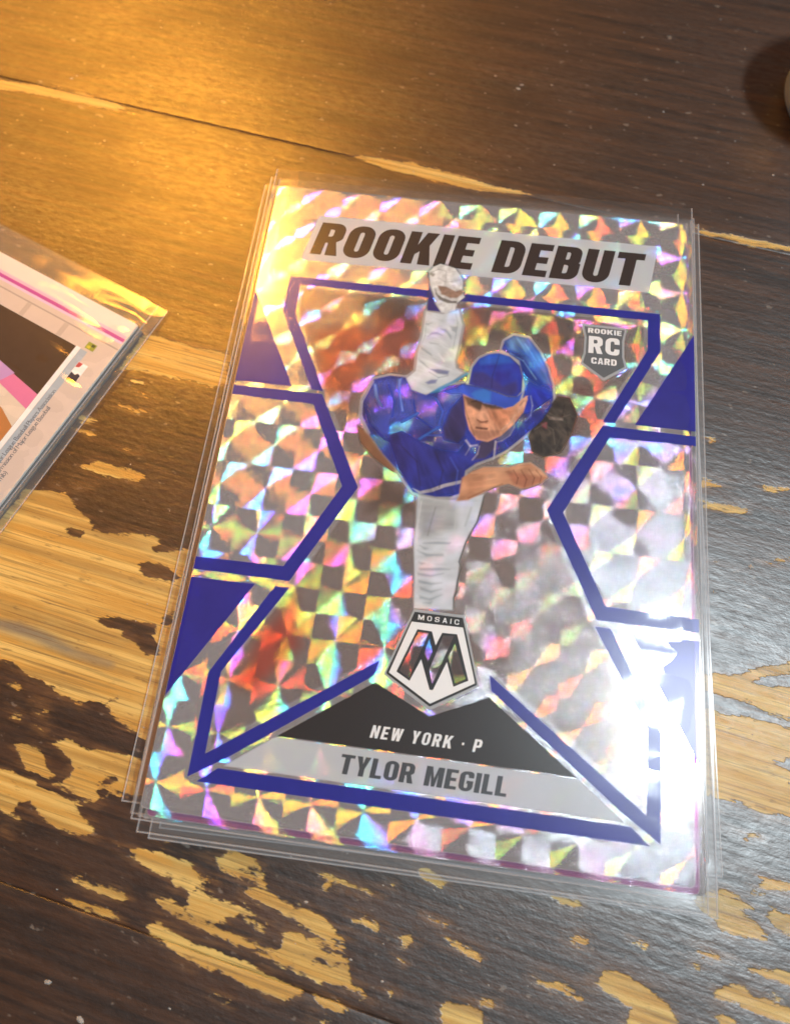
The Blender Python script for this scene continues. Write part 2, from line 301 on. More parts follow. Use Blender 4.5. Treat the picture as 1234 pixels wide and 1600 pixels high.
# ------------------------------------------------------------------ the table
WEAR = [[[-63.25,-11.44],[-61.02,-9.2],[-62.42,-7.89],[-54.68,-7.43],[-52.11,-9.57],[-49.12,-11.62],[-49.86,-12.43],[-47.01,-12.31],[-42.71,-12.25],[-39.31,-12.54],[-39.2,-13.0],[-40.29,-13.37],[-39.84,-14.25],[-34.88,-13.26],[-32.14,-12.83],[-31.3,-20.92],[-31.4,-32.42],[-31.82,-38.08],[-35.28,-38.13],[-36.79,-37.33],[-38.42,-36.94],[-40.74,-35.64],[-41.91,-34.57],[-44.16,-34.45],[-44.37,-35.29],[-47.28,-34.44],[-50.96,-32.63],[-52.82,-32.45],[-55.01,-31.26],[-56.89,-31.08],[-58.91,-30.48],[-65.14,-11.67]],[[-46.96,-40.01],[-44.49,-39.5],[-42.54,-40.23],[-39.55,-40.04],[-36.48,-40.23],[-35.03,-40.82],[-32.77,-41.3],[-32.46,-44.29],[-35.24,-45.03],[-35.7,-44.9],[-38.31,-44.67],[-40.16,-44.15],[-39.25,-45.92],[-41.86,-45.69],[-44.18,-45.05],[-45.94,-44.9],[-43.26,-43.79],[-44.11,-41.6],[-45.9,-40.66]],[[-51.54,-40.79],[-49.8,-40.77],[-47.36,-41.63],[-46.7,-43.09],[-45.33,-44.06],[-46.99,-44.27],[-49.41,-43.43],[-50.71,-42.06]],[[-54.41,-44.08],[-51.43,-43.89],[-47.6,-45.11],[-44.38,-45.83],[-40.33,-47.35],[-41.3,-47.66],[-39.83,-48.39],[-38.23,-49.64],[-40.7,-49.78],[-43.33,-49.39],[-46.2,-48.3],[-47.87,-47.02],[-49.4,-47.59],[-49.47,-48.72],[-47.76,-49.42],[-49.82,-48.95],[-53.09,-48.07]],[[-36.18,-50.28],[-33.79,-50.69],[-31.43,-50.2],[-30.33,-51.31],[-30.52,-52.22],[-32.64,-51.96]],[[-40.72,-54.07],[-38.15,-54.43],[-33.4,-55.38],[-32.83,-55.99],[-35.28,-55.97],[-40.08,-54.86]],[[-40.59,-56.66],[-38.33,-56.71],[-34.88,-57.45],[-33.1,-58.07],[-36.39,-57.82],[-39.85,-57.08]],[[-55.67,-33.44],[-52.75,-34.11],[-52.35,-34.67],[-53.93,-34.67]],[[-54.25,-37.16],[-52.14,-37.49],[-52.0,-37.96],[-53.57,-37.88]],[[-49.87,-38.4],[-48.05,-38.57],[-48.17,-38.9],[-49.51,-38.84]],[[-51.82,-34.93],[-48.91,-34.97],[-48.81,-35.29],[-51.03,-35.32]],[[-50.24,-36.44],[-48.44,-36.54],[-49.68,-36.86]],[[-50.13,-50.64],[-48.8,-50.83],[-49.55,-51.11]],[[-34.22,-50.63],[-30.7,-50.31],[-28.81,-50.71],[-26.48,-50.97],[-24.88,-52.35],[-22.69,-52.81],[-24.33,-53.38],[-25.64,-53.96],[-27.94,-53.71],[-28.0,-52.76],[-30.52,-52.39],[-32.64,-51.69]],[[-25.67,-53.83],[-23.68,-54.11],[-20.37,-54.76],[-17.72,-55.36],[-15.04,-56.21],[-16.93,-56.19],[-19.56,-55.6],[-20.5,-56.39],[-22.41,-57.04],[-24.67,-56.8],[-25.65,-55.32]],[[-29.8,-55.32],[-27.75,-55.19],[-26.45,-55.96],[-24.42,-56.5],[-22.05,-57.26],[-18.78,-57.88],[-15.22,-58.59],[-12.08,-58.83],[-8.9,-59.44],[-7.66,-59.54],[-5.41,-58.22],[-5.26,-60.24],[-2.58,-62.03],[-3.62,-62.16],[-5.88,-61.21],[-8.63,-61.06],[-12.46,-60.17],[-16.96,-59.21],[-21.88,-58.03],[-26.21,-57.0],[-28.99,-56.02]],[[-13.73,-56.57],[-11.87,-56.51],[-9.23,-57.42],[-5.39,-58.34],[-5.6,-59.01],[-7.66,-59.54],[-8.7,-58.78],[-10.53,-58.89],[-13.54,-58.45]],[[-30.26,-57.93],[-28.56,-57.79],[-25.85,-58.54],[-24.09,-59.36],[-21.55,-59.55],[-17.72,-60.09],[-14.12,-61.15],[-10.96,-61.75],[-10.26,-62.28],[-12.55,-63.09],[-16.28,-62.7],[-19.81,-61.9],[-23.7,-61.13],[-26.77,-59.97],[-29.58,-58.77]],[[-19.53,-52.62],[-17.64,-52.51],[-14.93,-53.38],[-11.03,-54.09],[-9.04,-54.76],[-7.27,-56.12],[-5.6,-56.95],[-6.46,-57.37],[-9.35,-56.65],[-12.67,-55.5],[-15.36,-54.52],[-19.03,-53.51]],[[-25.46,-50.48],[-23.22,-50.33],[-21.92,-49.6],[-23.83,-49.0],[-21.56,-48.99],[-18.82,-49.76],[-17.61,-50.16],[-19.31,-50.52],[-20.57,-50.68],[-18.55,-51.11],[-16.94,-51.18],[-16.42,-52.21],[-18.34,-52.19],[-20.29,-52.03],[-23.05,-51.14]],[[-11.08,-50.01],[-8.49,-50.22],[-5.85,-50.98],[-8.37,-51.03],[-9.36,-50.75],[-8.57,-51.74],[-10.12,-51.94],[-9.65,-50.92]],[[-6.65,-54.05],[-4.13,-54.26],[-2.02,-54.91],[-3.03,-55.43],[-5.6,-54.84]],[[-0.27,-55.34],[1.23,-55.01],[1.96,-55.96],[0.48,-56.41]],[[-8.86,-62.48],[-6.54,-62.8],[-4.93,-63.45],[-6.09,-63.73],[-8.27,-63.27]],[[-18.12,-56.48],[-15.91,-56.59],[-15.79,-57.23],[-17.06,-57.13]],[[1.38,-48.25],[2.64,-48.23],[5.06,-49.15],[4.39,-49.92],[1.8,-49.16]],[[2.48,-52.46],[5.47,-53.14],[5.52,-53.66],[3.18,-53.17]],[[-20.99,-63.57],[-18.38,-64.35],[-19.6,-64.39]],[[-5.52,-51.07],[-2.94,-51.55],[-3.17,-52.12],[-4.81,-51.66]],[[-9.29,-64.39],[-6.55,-64.65],[-7.97,-65.13]],[[-31.06,-49.51],[-29.31,-49.28],[-29.47,-50.01],[-30.61,-50.02]],[[-2.22,-49.82],[-1.25,-49.97],[-1.51,-50.41]],[[-0.33,-57.29],[1.09,-57.62],[0.67,-57.99]],[[4.88,-54.66],[6.44,-54.85],[5.87,-55.32]],[[-0.81,-60.67],[0.13,-60.92],[-0.43,-61.24]],[[22.06,-57.05],[23.64,-56.84],[23.77,-55.74],[25.04,-55.44],[27.59,-56.19],[30.11,-57.2],[31.68,-58.05],[32.28,-60.32],[26.4,-61.09],[26.99,-58.93],[25.09,-58.12]],[[35.91,-56.43],[38.3,-54.92],[39.86,-55.12],[40.76,-56.06],[43.84,-56.45],[45.98,-56.69],[45.9,-58.01],[42.23,-57.71],[38.86,-56.84],[36.37,-56.77]],[[36.34,-58.22],[39.12,-58.38],[37.55,-59.24]],[[34.68,-46.06],[37.95,-45.69],[39.88,-46.24],[41.3,-47.06],[39.51,-47.44],[41.39,-48.61],[42.62,-49.57],[43.04,-50.76],[41.0,-50.33],[37.82,-49.91],[35.92,-48.75],[34.33,-47.54]],[[33.94,-51.95],[36.17,-52.21],[38.69,-52.7],[36.47,-52.99],[34.57,-52.56]],[[41.61,-43.55],[43.89,-43.7],[46.13,-44.28],[44.49,-44.49],[41.91,-44.1]],[[40.73,-45.12],[42.82,-45.43],[42.8,-45.86],[41.03,-45.81]],[[42.77,-46.58],[46.27,-47.12],[46.11,-49.67],[43.63,-48.6],[42.88,-47.56]],[[40.41,-53.16],[43.39,-53.17],[45.89,-53.25],[45.81,-54.47],[42.41,-53.98]],[[41.73,-55.14],[44.52,-55.3],[43.87,-55.92],[42.01,-55.77]],[[16.96,-56.91],[19.71,-57.76],[21.63,-58.31],[21.66,-59.1],[20.07,-58.78],[17.79,-57.61]],[[15.37,-57.12],[18.47,-58.32],[16.54,-57.91]],[[19.0,-52.79],[21.1,-52.52],[22.25,-53.06],[21.47,-53.99],[19.52,-53.42]],[[26.57,-51.94],[28.82,-52.2],[28.67,-52.78],[27.22,-52.41]],[[5.63,-61.08],[8.17,-61.01],[10.11,-61.41],[10.24,-62.96],[5.88,-63.54]],[[9.37,-60.19],[10.61,-59.76],[12.23,-60.21],[11.03,-61.03]],[[5.3,-54.72],[9.64,-55.82],[9.36,-56.4],[7.04,-55.88],[5.35,-55.27]],[[17.02,-49.07],[20.96,-48.99],[20.99,-49.7],[18.36,-49.62]],[[34.24,-53.64],[34.87,-53.5],[34.71,-53.9]],[[35.0,-20.87],[39.74,-20.79],[42.4,-19.94],[47.76,-17.97],[47.65,-19.78],[44.49,-20.18],[42.34,-21.22],[44.93,-21.66],[47.55,-21.32],[47.29,-25.59],[43.74,-24.81],[40.68,-23.71],[34.96,-23.18]],[[34.4,-25.51],[40.61,-25.71],[45.21,-26.1],[47.24,-26.33],[47.03,-29.74],[43.96,-30.61],[46.92,-31.64],[46.59,-36.98],[43.16,-36.74],[39.74,-35.81],[34.76,-35.53]],[[36.02,6.04],[40.6,5.07],[35.99,4.5]],[[35.39,2.72],[42.78,2.32],[42.18,1.34],[36.51,1.54]],[[44.37,6.15],[49.22,5.83],[45.17,4.91]],[[36.73,12.44],[38.49,12.34],[37.58,11.26]],[[39.63,-39.0],[42.31,-39.32],[40.58,-39.77]],[[41.63,-43.57],[46.14,-44.27],[46.1,-44.91],[42.31,-44.56]],[[43.58,-5.18],[48.61,-3.98],[45.22,-5.54]],[[-52.04,12.75],[-51.79,14.1],[-50.59,16.58],[-49.89,18.69],[-48.17,19.24],[-44.94,18.61],[-38.61,17.69],[-35.44,17.07],[-34.8,12.56],[-37.29,11.61],[-40.42,12.2],[-44.46,12.36],[-48.13,12.89]],[[-50.89,7.24],[-48.16,7.09],[-45.12,6.83],[-45.84,6.12],[-48.26,6.29]],[[-56.08,4.39],[-53.08,4.29],[-53.2,3.65],[-55.58,3.67]],[[-57.23,2.7],[-55.04,2.81],[-52.42,1.89],[-53.2,1.49],[-55.69,1.96]],[[-53.67,-3.1],[-51.62,-2.1],[-48.89,-2.51],[-46.22,-2.78],[-43.97,-3.68],[-44.67,-4.36],[-48.08,-4.48],[-50.54,-3.9]],[[-54.54,-5.13],[-52.74,-5.35],[-50.63,-5.68],[-50.8,-6.14],[-53.46,-5.88]],[[-48.9,0.8],[-45.8,0.12],[-47.85,0.17]],[[-43.84,-1.89],[-40.92,-2.42],[-42.86,-2.36]],[[-49.57,11.41],[-47.32,10.87],[-49.16,10.98]],[[-48.47,9.45],[-45.03,8.9],[-46.81,8.85]],[[-56.77,-5.41],[-54.85,-6.05],[-56.05,-5.91]]]
ISLANDS = [[[-41.85,-16.59],[-40.36,-15.95],[-38.03,-15.88],[-35.72,-16.75],[-34.83,-17.55],[-35.86,-18.13],[-37.95,-18.16],[-39.92,-17.73]],[[-45.75,-23.84],[-40.74,-23.65],[-37.47,-23.9],[-36.38,-24.63],[-37.16,-25.16],[-35.57,-27.96],[-37.81,-28.03],[-40.04,-26.39],[-41.74,-25.95],[-41.24,-25.24],[-43.63,-24.89]],[[-53.2,-12.51],[-50.51,-12.65],[-50.67,-13.81],[-52.19,-13.53]],[[-39.37,-43.1],[-37.48,-42.98],[-37.76,-43.54],[-39.04,-43.56]],[[-36.45,-22.45],[-35.16,-22.07],[-35.15,-24.04],[-36.14,-23.73]],[[-41.27,-33.67],[-39.78,-33.4],[-40.05,-34.09],[-40.92,-34.12]]]
KNOTS = [[[-59.46,-26.01],[-55.76,-25.98],[-51.31,-26.94],[-47.17,-28.57],[-41.47,-29.55],[-41.75,-30.21],[-47.38,-29.45],[-53.27,-28.06],[-59.05,-27.27]]]
SEAM_WOOD = [[[-91.15,67.15],[-81.29,66.59],[-72.74,66.05],[-63.71,63.36],[-60.77,61.94],[-69.47,62.85],[-80.67,64.55],[-90.47,65.09]],[[-22.78,57.36],[-16.8,57.64],[-7.8,56.49],[1.14,54.42],[8.6,52.9],[1.3,52.58],[-7.5,53.68],[-16.51,55.47]],[[35.81,49.38],[40.46,48.79],[45.57,48.14],[52.66,47.24],[52.6,46.38],[44.5,46.9],[37.34,48.17]]]
ANG = math.radians(-9.0); CA, SA = math.cos(ANG), math.sin(ANG)
def to_uv(p): return (p[0] * CA + p[1] * SA, -p[0] * SA + p[1] * CA)
def signed_distance(pts, X, Y):
    """inside positive, in mm"""
    d = np.full(X.shape, 1e9); ins = np.zeros(X.shape, bool)
    for i in range(len(pts)):
        ax, ay = pts[i - 1]; bx, by = pts[i]; ex, ey = bx - ax, by - ay; L = ex * ex + ey * ey + 1e-12
        t = np.clip(((X - ax) * ex + (Y - ay) * ey) / L, 0, 1)
        d = np.minimum(d, (X - ax - t * ex) ** 2 + (Y - ay - t * ey) ** 2)
        cr = ((ay > Y) != (by > Y)) & (X < (bx - ax) * (Y - ay) / (by - ay + 1e-12) + ax)
        ins ^= cr
    d = np.sqrt(d); return np.where(ins, d, -d)

def build_table():
    root = empty('table_top'); root['kind'] = 'structure'
    rnd = random.Random(4)
    polys = [[to_uv(p) for p in w] for w in WEAR + SEAM_WOOD]
    for k in range(150):                                        # worn streaks of the same kind beyond the picture
        u, v = rnd.uniform(-165, 165), rnd.uniform(-150, 30)
        x, y = u * CA - v * SA, u * SA + v * CA
        if -92 < x < 58 and -72 < y < 100: continue
        L, w = rnd.uniform(2, 14), rnd.uniform(.7, 3)
        polys.append([(u - L, v), (u - L * .3, v + w), (u + L * .6, v + w * .6), (u + L, v - w * .2), (u + L * .2, v - w)])
    isl = [[to_uv(p) for p in w] for w in ISLANDS]; kn = [[to_uv(p) for p in w] for w in KNOTS]
    edges = [-178.0, -63.0, 53.2, 168.0]
    U = np.arange(-170, 170.1, .7)
    for k in range(3):
        v0, v1 = edges[k] + .03, edges[k + 1] - .03
        V = np.concatenate([[v0, v0 + .15, v0 + .35, v0 + .7], np.arange(v0 + 1.2, v1 - 1.2, .7), [v1 - .7, v1 - .35, v1 - .15, v1]])
        X, Y = np.meshgrid(U, V); wear = np.full(X.shape, -3.0); knot = np.full(X.shape, -3.0)
        def stamp(field, pts, sign=1):
            a = np.array(pts); i0, i1 = np.searchsorted(U, [a[:, 0].min() - 3, a[:, 0].max() + 3]); j0, j1 = np.searchsorted(V, [a[:, 1].min() - 3, a[:, 1].max() + 3])
            if i1 <= i0 or j1 <= j0: return
            sl = (slice(j0, j1), slice(i0, i1)); sd = signed_distance(pts, X[sl], Y[sl])
            field[sl] = np.maximum(field[sl], np.clip(sd, -3, 3)) if sign > 0 else np.minimum(field[sl], np.clip(-sd, -3, 3))
        for p in polys: stamp(wear, p)
        for p in isl: stamp(wear, p, -1)
        for p in kn: stamp(knot, p)
        if k == 2: wear = np.where(Y > 60, -3.0, wear)
        e = np.minimum(Y - v0, v1 - Y); Z = -.08 * np.clip(1 - e / .75, 0, 1) ** 2 - .04 * np.clip(wear + .5, 0, 1)
        ny, nx = X.shape
        verts = np.stack([X, Y, Z], -1).reshape(-1, 3) * MM
        idx = np.arange(nx * ny).reshape(ny, nx)
        quads = np.stack([idx[:-1, :-1], idx[:-1, 1:], idx[1:, 1:], idx[1:, :-1]], -1).reshape(-1, 4)
        ring = list(idx[0, :]) + list(idx[1:, -1]) + list(idx[-1, -2::-1]) + list(idx[-2:0:-1, 0])
        low = verts[ring].copy(); low[:, 2] = -.022; n0 = len(verts)
        verts = np.concatenate([verts, low]); m = len(ring)
        side = np.array([[ring[i], n0 + i, n0 + (i + 1) % m, ring[(i + 1) % m]] for i in range(m)])
        quads = np.concatenate([quads, side])
        me = bpy.data.meshes.new('plank'); me.vertices.add(len(verts)); me.vertices.foreach_set('co', verts.ravel())
        me.loops.add(quads.size); me.loops.foreach_set('vertex_index', quads.ravel().astype(np.int32))
        me.polygons.add(len(quads)); me.polygons.foreach_set('loop_start', np.arange(0, quads.size, 4, dtype=np.int32))
        me.update(calc_edges=True); me.validate()
        for nm, fld in (('wear', wear), ('knot', knot)):
            at = me.attributes.new(nm, 'FLOAT', 'POINT'); at.data.foreach_set('value', np.concatenate([fld.ravel(), np.full(m, -3.0)]).astype(np.float32))
        me.materials.append(MAT['wood']); me.polygons.foreach_set('use_smooth', [True] * len(me.polygons))
        ob = link(bpy.data.objects.new('plank', me), root); ob.rotation_euler = (0, 0, ANG)
build_table()

# ------------------------------------------------------------------ sleeves and card slabs
CW, CH, CT = 63.5, 88.9, 0.36
SLW, SLH = 65.4, 93.6
PITCH = 0.62
def rounded_slab(w, h, t, r, z1):
    out = fillet([(-w / 2, -h / 2, r), (w / 2, -h / 2, r), (w / 2, h / 2, r), (-w / 2, h / 2, r)], 5); n = len(out)
    v = [(x, y, z1) for x, y in out] + [(x, y, z1 - t) for x, y in out]
    f = [tuple(range(n)), tuple(range(2 * n - 1, n - 1, -1))] + [(i, i + n, (i + 1) % n + n, (i + 1) % n) for i in range(n)]
    return v, f

def film_sheet(name, z_mid, z_edge, m, parent, seed, wave=.03, flap=None):
    w, h = SLW, SLH
    nx, ny = 44, 110 if wave > .04 else 60; v = []; f = []
    for j in range(ny + 1):
        for i in range(nx + 1):
            s = lambda k, n: (lambda a: .5 * a + .5 * math.sin(a * math.pi / 2))((2 * k / n) - 1)
            x, y = s(i, nx) * w / 2, s(j, ny) * h / 2
            e = min(w / 2 - abs(x), (h / 2 - abs(y)) * .6)
            k = min(1, max(0, e / 1.9)); k = k * k * (3 - 2 * k)
            wv = -.16 * (max(0, x - 8) / 25) ** 2 * k * (wave > .04) + wave * k * (noise.noise((x * .045 + seed, y * .03, seed * 3.1)) + .4 * noise.noise((x * .13, y * .07 + seed, 2.7)))
            if wave > .04: wv += k * (1 + 2.2 * max(0, x - 14) / 18) * (.07 + .11 * noise.noise((x * .05 + seed, y * .26, seed)) + .05 * noise.noise((x * .2, y * .6 + seed, 5.1)))
            if flap is not None and y > flap: wv -= .085 * (y - flap); k = max(k, min(1, (w / 2 - abs(x)) / 1.9))
            v.append((x, y, z_edge + (z_mid - z_edge) * k + wv))
    W = nx + 1
    for j in range(ny):
        for i in range(nx): f.append((j * W + i, j * W + i + 1, (j + 1) * W + i + 1, (j + 1) * W + i))
    return mesh_obj(name, v, f, m, parent, True)

_seamM = Mat('pressed_sleeve_edge')
MAT['edge'] = _seamM.done(_seamM.n('MixShader', i0=.28, i1=_seamM.n('BsdfTransparent', Color=(.95, .95, .96, 1)), i2=_seamM.n('BsdfPrincipled', Base_Color=(.72, .72, .74, 1), Roughness=.18)))

def make_sleeve(x, y, z_card_top, rz, seed, label, group, film='film', wave=.03, flap=None):
    """a clear pouch: front and back film pressed together along three edges, open at the top"""
    r = empty('card_sleeve', (x, y, z_card_top - CT), rz); tag(r, label, 'sleeve', group)
    film_sheet('front_film', CT + .075, CT * .45, MAT[film], r, seed, wave, flap)
    film_sheet('back_film', -.045, CT * .35, MAT[film], r, seed + 9, .0)
    v = []; f = []; t = .16; zz = CT * .40; a, b = SLW / 2, SLH / 2
    for sx0, sx1, sy0, sy1 in ((-a, -a + t, -b, b), (a - t, a, -b, b), (-a + t, a - t, -b, -b + t)):
        n = len(v); v += [(sx0, sy0, zz + .06), (sx1, sy0, zz + .06), (sx1, sy1, zz + .06), (sx0, sy1, zz + .06), (sx0, sy0, zz - .06), (sx1, sy0, zz - .06), (sx1, sy1, zz - .06), (sx0, sy1, zz - .06)]
        f += [(n, n + 1, n + 2, n + 3), (n + 7, n + 6, n + 5, n + 4), (n, n + 4, n + 5, n + 1), (n + 1, n + 5, n + 6, n + 2), (n + 2, n + 6, n + 7, n + 3), (n + 3, n + 7, n + 4, n)]
    mesh_obj('pressed_edge', v, f, MAT['edge'], r)
    return r

def make_card(x, y, z_top, rz, label, group, face_mat, border_mat=None):
    r = empty('trading_card', (x, y, z_top), rz); tag(r, label, 'card', group)
    v, f = rounded_slab(CW, CH, CT, .6, 0); mesh_obj('card_stock', v, f, MAT['stock'], r)
    fl = Flat(); fl.poly(fillet([(-CW / 2 + .02, -CH / 2 + .02, .6), (CW / 2 - .02, -CH / 2 + .02, .6), (CW / 2 - .02, CH / 2 - .02, .6), (-CW / 2 + .02, CH / 2 - .02, .6)], 5), .012)
    fl.build('printed_face', face_mat, r)
    return r

# ------------------------------------------------------------------ the topmost card
def top_card():
    r = empty('trading_card', (0, 0, STACK)); tag(r, 'prismatic foil baseball card with blue frame lines and pitcher picture, topmost in the stack', 'card', 'sleeved cards in the stack')
    v, f = rounded_slab(CW, CH, CT, .6, -.02); mesh_obj('card_stock', v, f, MAT['stock'], r)
    a, b = CW / 2 - .02, CH / 2 - .02
    Flat().poly(fillet([(-a, -b, .6), (a, -b, .6), (a, b, .6), (-a, b, .6)], 5), 0).build('foil_face', MAT['foil'], r)
    CX = .45
    mir = lambda p: [(2 * CX - x, y) for x, y in p][::-1]
    z1 = .012
    def both(name, pts, m, z=z1):
        for q in (pts, mir(pts)): Flat().poly(q, z).build(name, m, r)
    # frame lines
    Flat().poly([(-26.95, 28.3), (-26.95, 22.2), (-20.75, 10.35), (-19.05, 10.25), (-25.15, 22.2), (-25.15, 27.05), (26.05, 27.05), (26.05, 22.2), (19.95, 10.25), (21.65, 10.35), (27.85, 22.2), (27.85, 28.3)], z1).build('upper_frame_line', MAT['blue'], r)
    both('side_bracket_line', [(-31.72, 9.7), (-19.1, 9.8), (-12.15, -3.1), (-19.1, -16.55), (-31.72, -16.5), (-31.72, -14.9), (-20.2, -14.75), (-14.3, -3.2), (-20.1, 8.15), (-31.72, 8.3)], MAT['blue'])
    both('side_panel', [(-31.72, 25.4), (-23.5, 10.45), (-31.72, 10.45)], MAT['panel'])
    both('side_panel', [(-31.72, -17.55), (-23.4, -17.45), (-31.72, -32.1)], MAT['panel'])
    both('lower_frame_line', [(-20.85, -17.4), (-27.05, -28.8), (-27.0, -40.55), (-22.75, -37.95), (-6.7, -26.55), (-6.35, -24.75), (-25.45, -37.85), (-25.5, -28.5), (-18.9, -17.35)], MAT['blue'])
    Flat().poly([(-25.8, -40.9), (-23.6, -39.2), (24.5, -39.2), (26.7, -40.9)], z1).build('bottom_line', MAT['blue'], r)
    # title
    tp = Flat().poly(fillet([(-25.9, 31.35, .4), (26.2, 31.75, .4), (27.5, 40.0, .4), (-24.4, 39.6, .4)]), z1).build('title_panel', MAT['white'], r)
    lettering('title_lettering', 'ROOKIE DEBUT', -24.75, 25.75, 32.55, 5.85, z1 + .010, MAT['darkletter'], tp, w=.66, s=.275, h=.20, gap=.085, shear=.20)
    # name wedge and name bar
    wd = Flat().poly([(-17.3, -34.85), (-6.5, -27.35), (.45, -30.4), (7.4, -27.35), (18.2, -34.85)], z1).build('name_wedge', MAT['wedge'], r)
    lettering('city_lettering', 'NEW YORK . P', -6.35, 7.1, -33.62, 1.42, z1 + .010, MAT['whiteletter'], wd, w=.56, s=.20, h=.16, gap=.20, shear=.2)
    nb = Flat().poly([(-22.9, -38.85), (-17.5, -35.0), (18.4, -35.0), (23.8, -38.85)], z1).build('name_bar', MAT['white'], r)
    lettering('name_lettering', 'TYLOR MEGILL', -9.55, 10.45, -37.95, 2.15, z1 + .010, MAT['greyletter'], nb, w=.56, s=.215, h=.165, gap=.075, shear=.12)
    # emblem
    em = Flat().poly([(-2.85, -18.05), (3.55, -18.05), (6.1, -26.25), (.38, -29.72), (-5.65, -26.3)], z1 + .022).build('emblem', MAT['rim'], r)
    Flat().poly([(-2.7, -18.38), (3.38, -18.38), (5.83, -26.1), (.38, -29.3), (-5.36, -26.15)], z1 + .030).build('dark_outline', MAT['black'], em)
    Flat().poly([(-2.95, -19.62), (3.5, -19.55), (5.55, -25.95), (.38, -28.95), (-5.0, -26.0)], z1 + .038).build('white_field', MAT['whiteletter'], em)
    lettering('emblem_lettering', 'MOSAIC', -2.2, 2.95, -19.28, .62, z1 + .040, MAT['whiteletter'], em, w=.62, s=.14, h=.13, gap=.42, shear=0)
    Mo = [(-2.13, -20.45), (-.3, -20.5), (.33, -22.1), (.99, -20.5), (2.85, -20.45), (4.73, -25.75), (2.99, -26.68), (1.91, -23.91), (.55, -27.37), (.15, -27.37), (-1.26, -23.98), (-2.39, -26.66), (-4.11, -25.78)]
    Flat().poly(Mo, z1 + .046).build('monogram', MAT['black'], em)
    inn = Flat()
    for q in ([(-1.98, -20.75), (-.72, -20.78), (-2.5, -26.3), (-3.75, -25.65)], [(-.55, -21.5), (.02, -22.9), (-.45, -24.2), (-.98, -23.2)], [(1.15, -20.78), (2.45, -20.75), (.38, -26.7), (-.12, -25.0)], [(2.68, -21.6), (4.35, -25.6), (3.12, -26.25), (1.98, -23.3)]):
        inn.poly(q, z1 + .052)
    inn.build('monogram_foil', foil_material('emblem_foil', '#6d5f5a', .55, 5.0, (0, 0)), em)
    # rookie badge
    bd = Flat().poly([(16.6, 25.35), (23.1, 25.35), (22.7, 23.2), (22.75, 20.6), (23.2, 18.9), (19.95, 16.6), (16.6, 18.9), (17.0, 20.6), (17.05, 23.2)], z1 + .022).build('rookie_badge', MAT['rim'], r)
    Flat().poly([(16.95, 25.0), (22.75, 25.0), (22.4, 23.2), (22.45, 20.6), (22.8, 19.1), (19.95, 17.05), (16.95, 19.1), (17.3, 20.6), (17.35, 23.2)], z1 + .030).build('badge_field', MAT['badge'], bd)
    for nm, tx, x0, x1, y0, H in (('badge_small_lettering', 'ROOKIE', 17.5, 22.3, 24.0, .8), ('badge_large_lettering', 'RC', 17.65, 22.05, 20.75, 2.75), ('badge_small_lettering', 'CARD', 18.1, 21.7, 19.1, 1.0)):
        lettering(nm, tx, x0, x1, y0, H, z1 + .040, MAT['whiteletter'], bd, w=.66, s=.24, h=.2, gap=.12, shear=0)
    player_picture(r, z1 + .014)
    return r

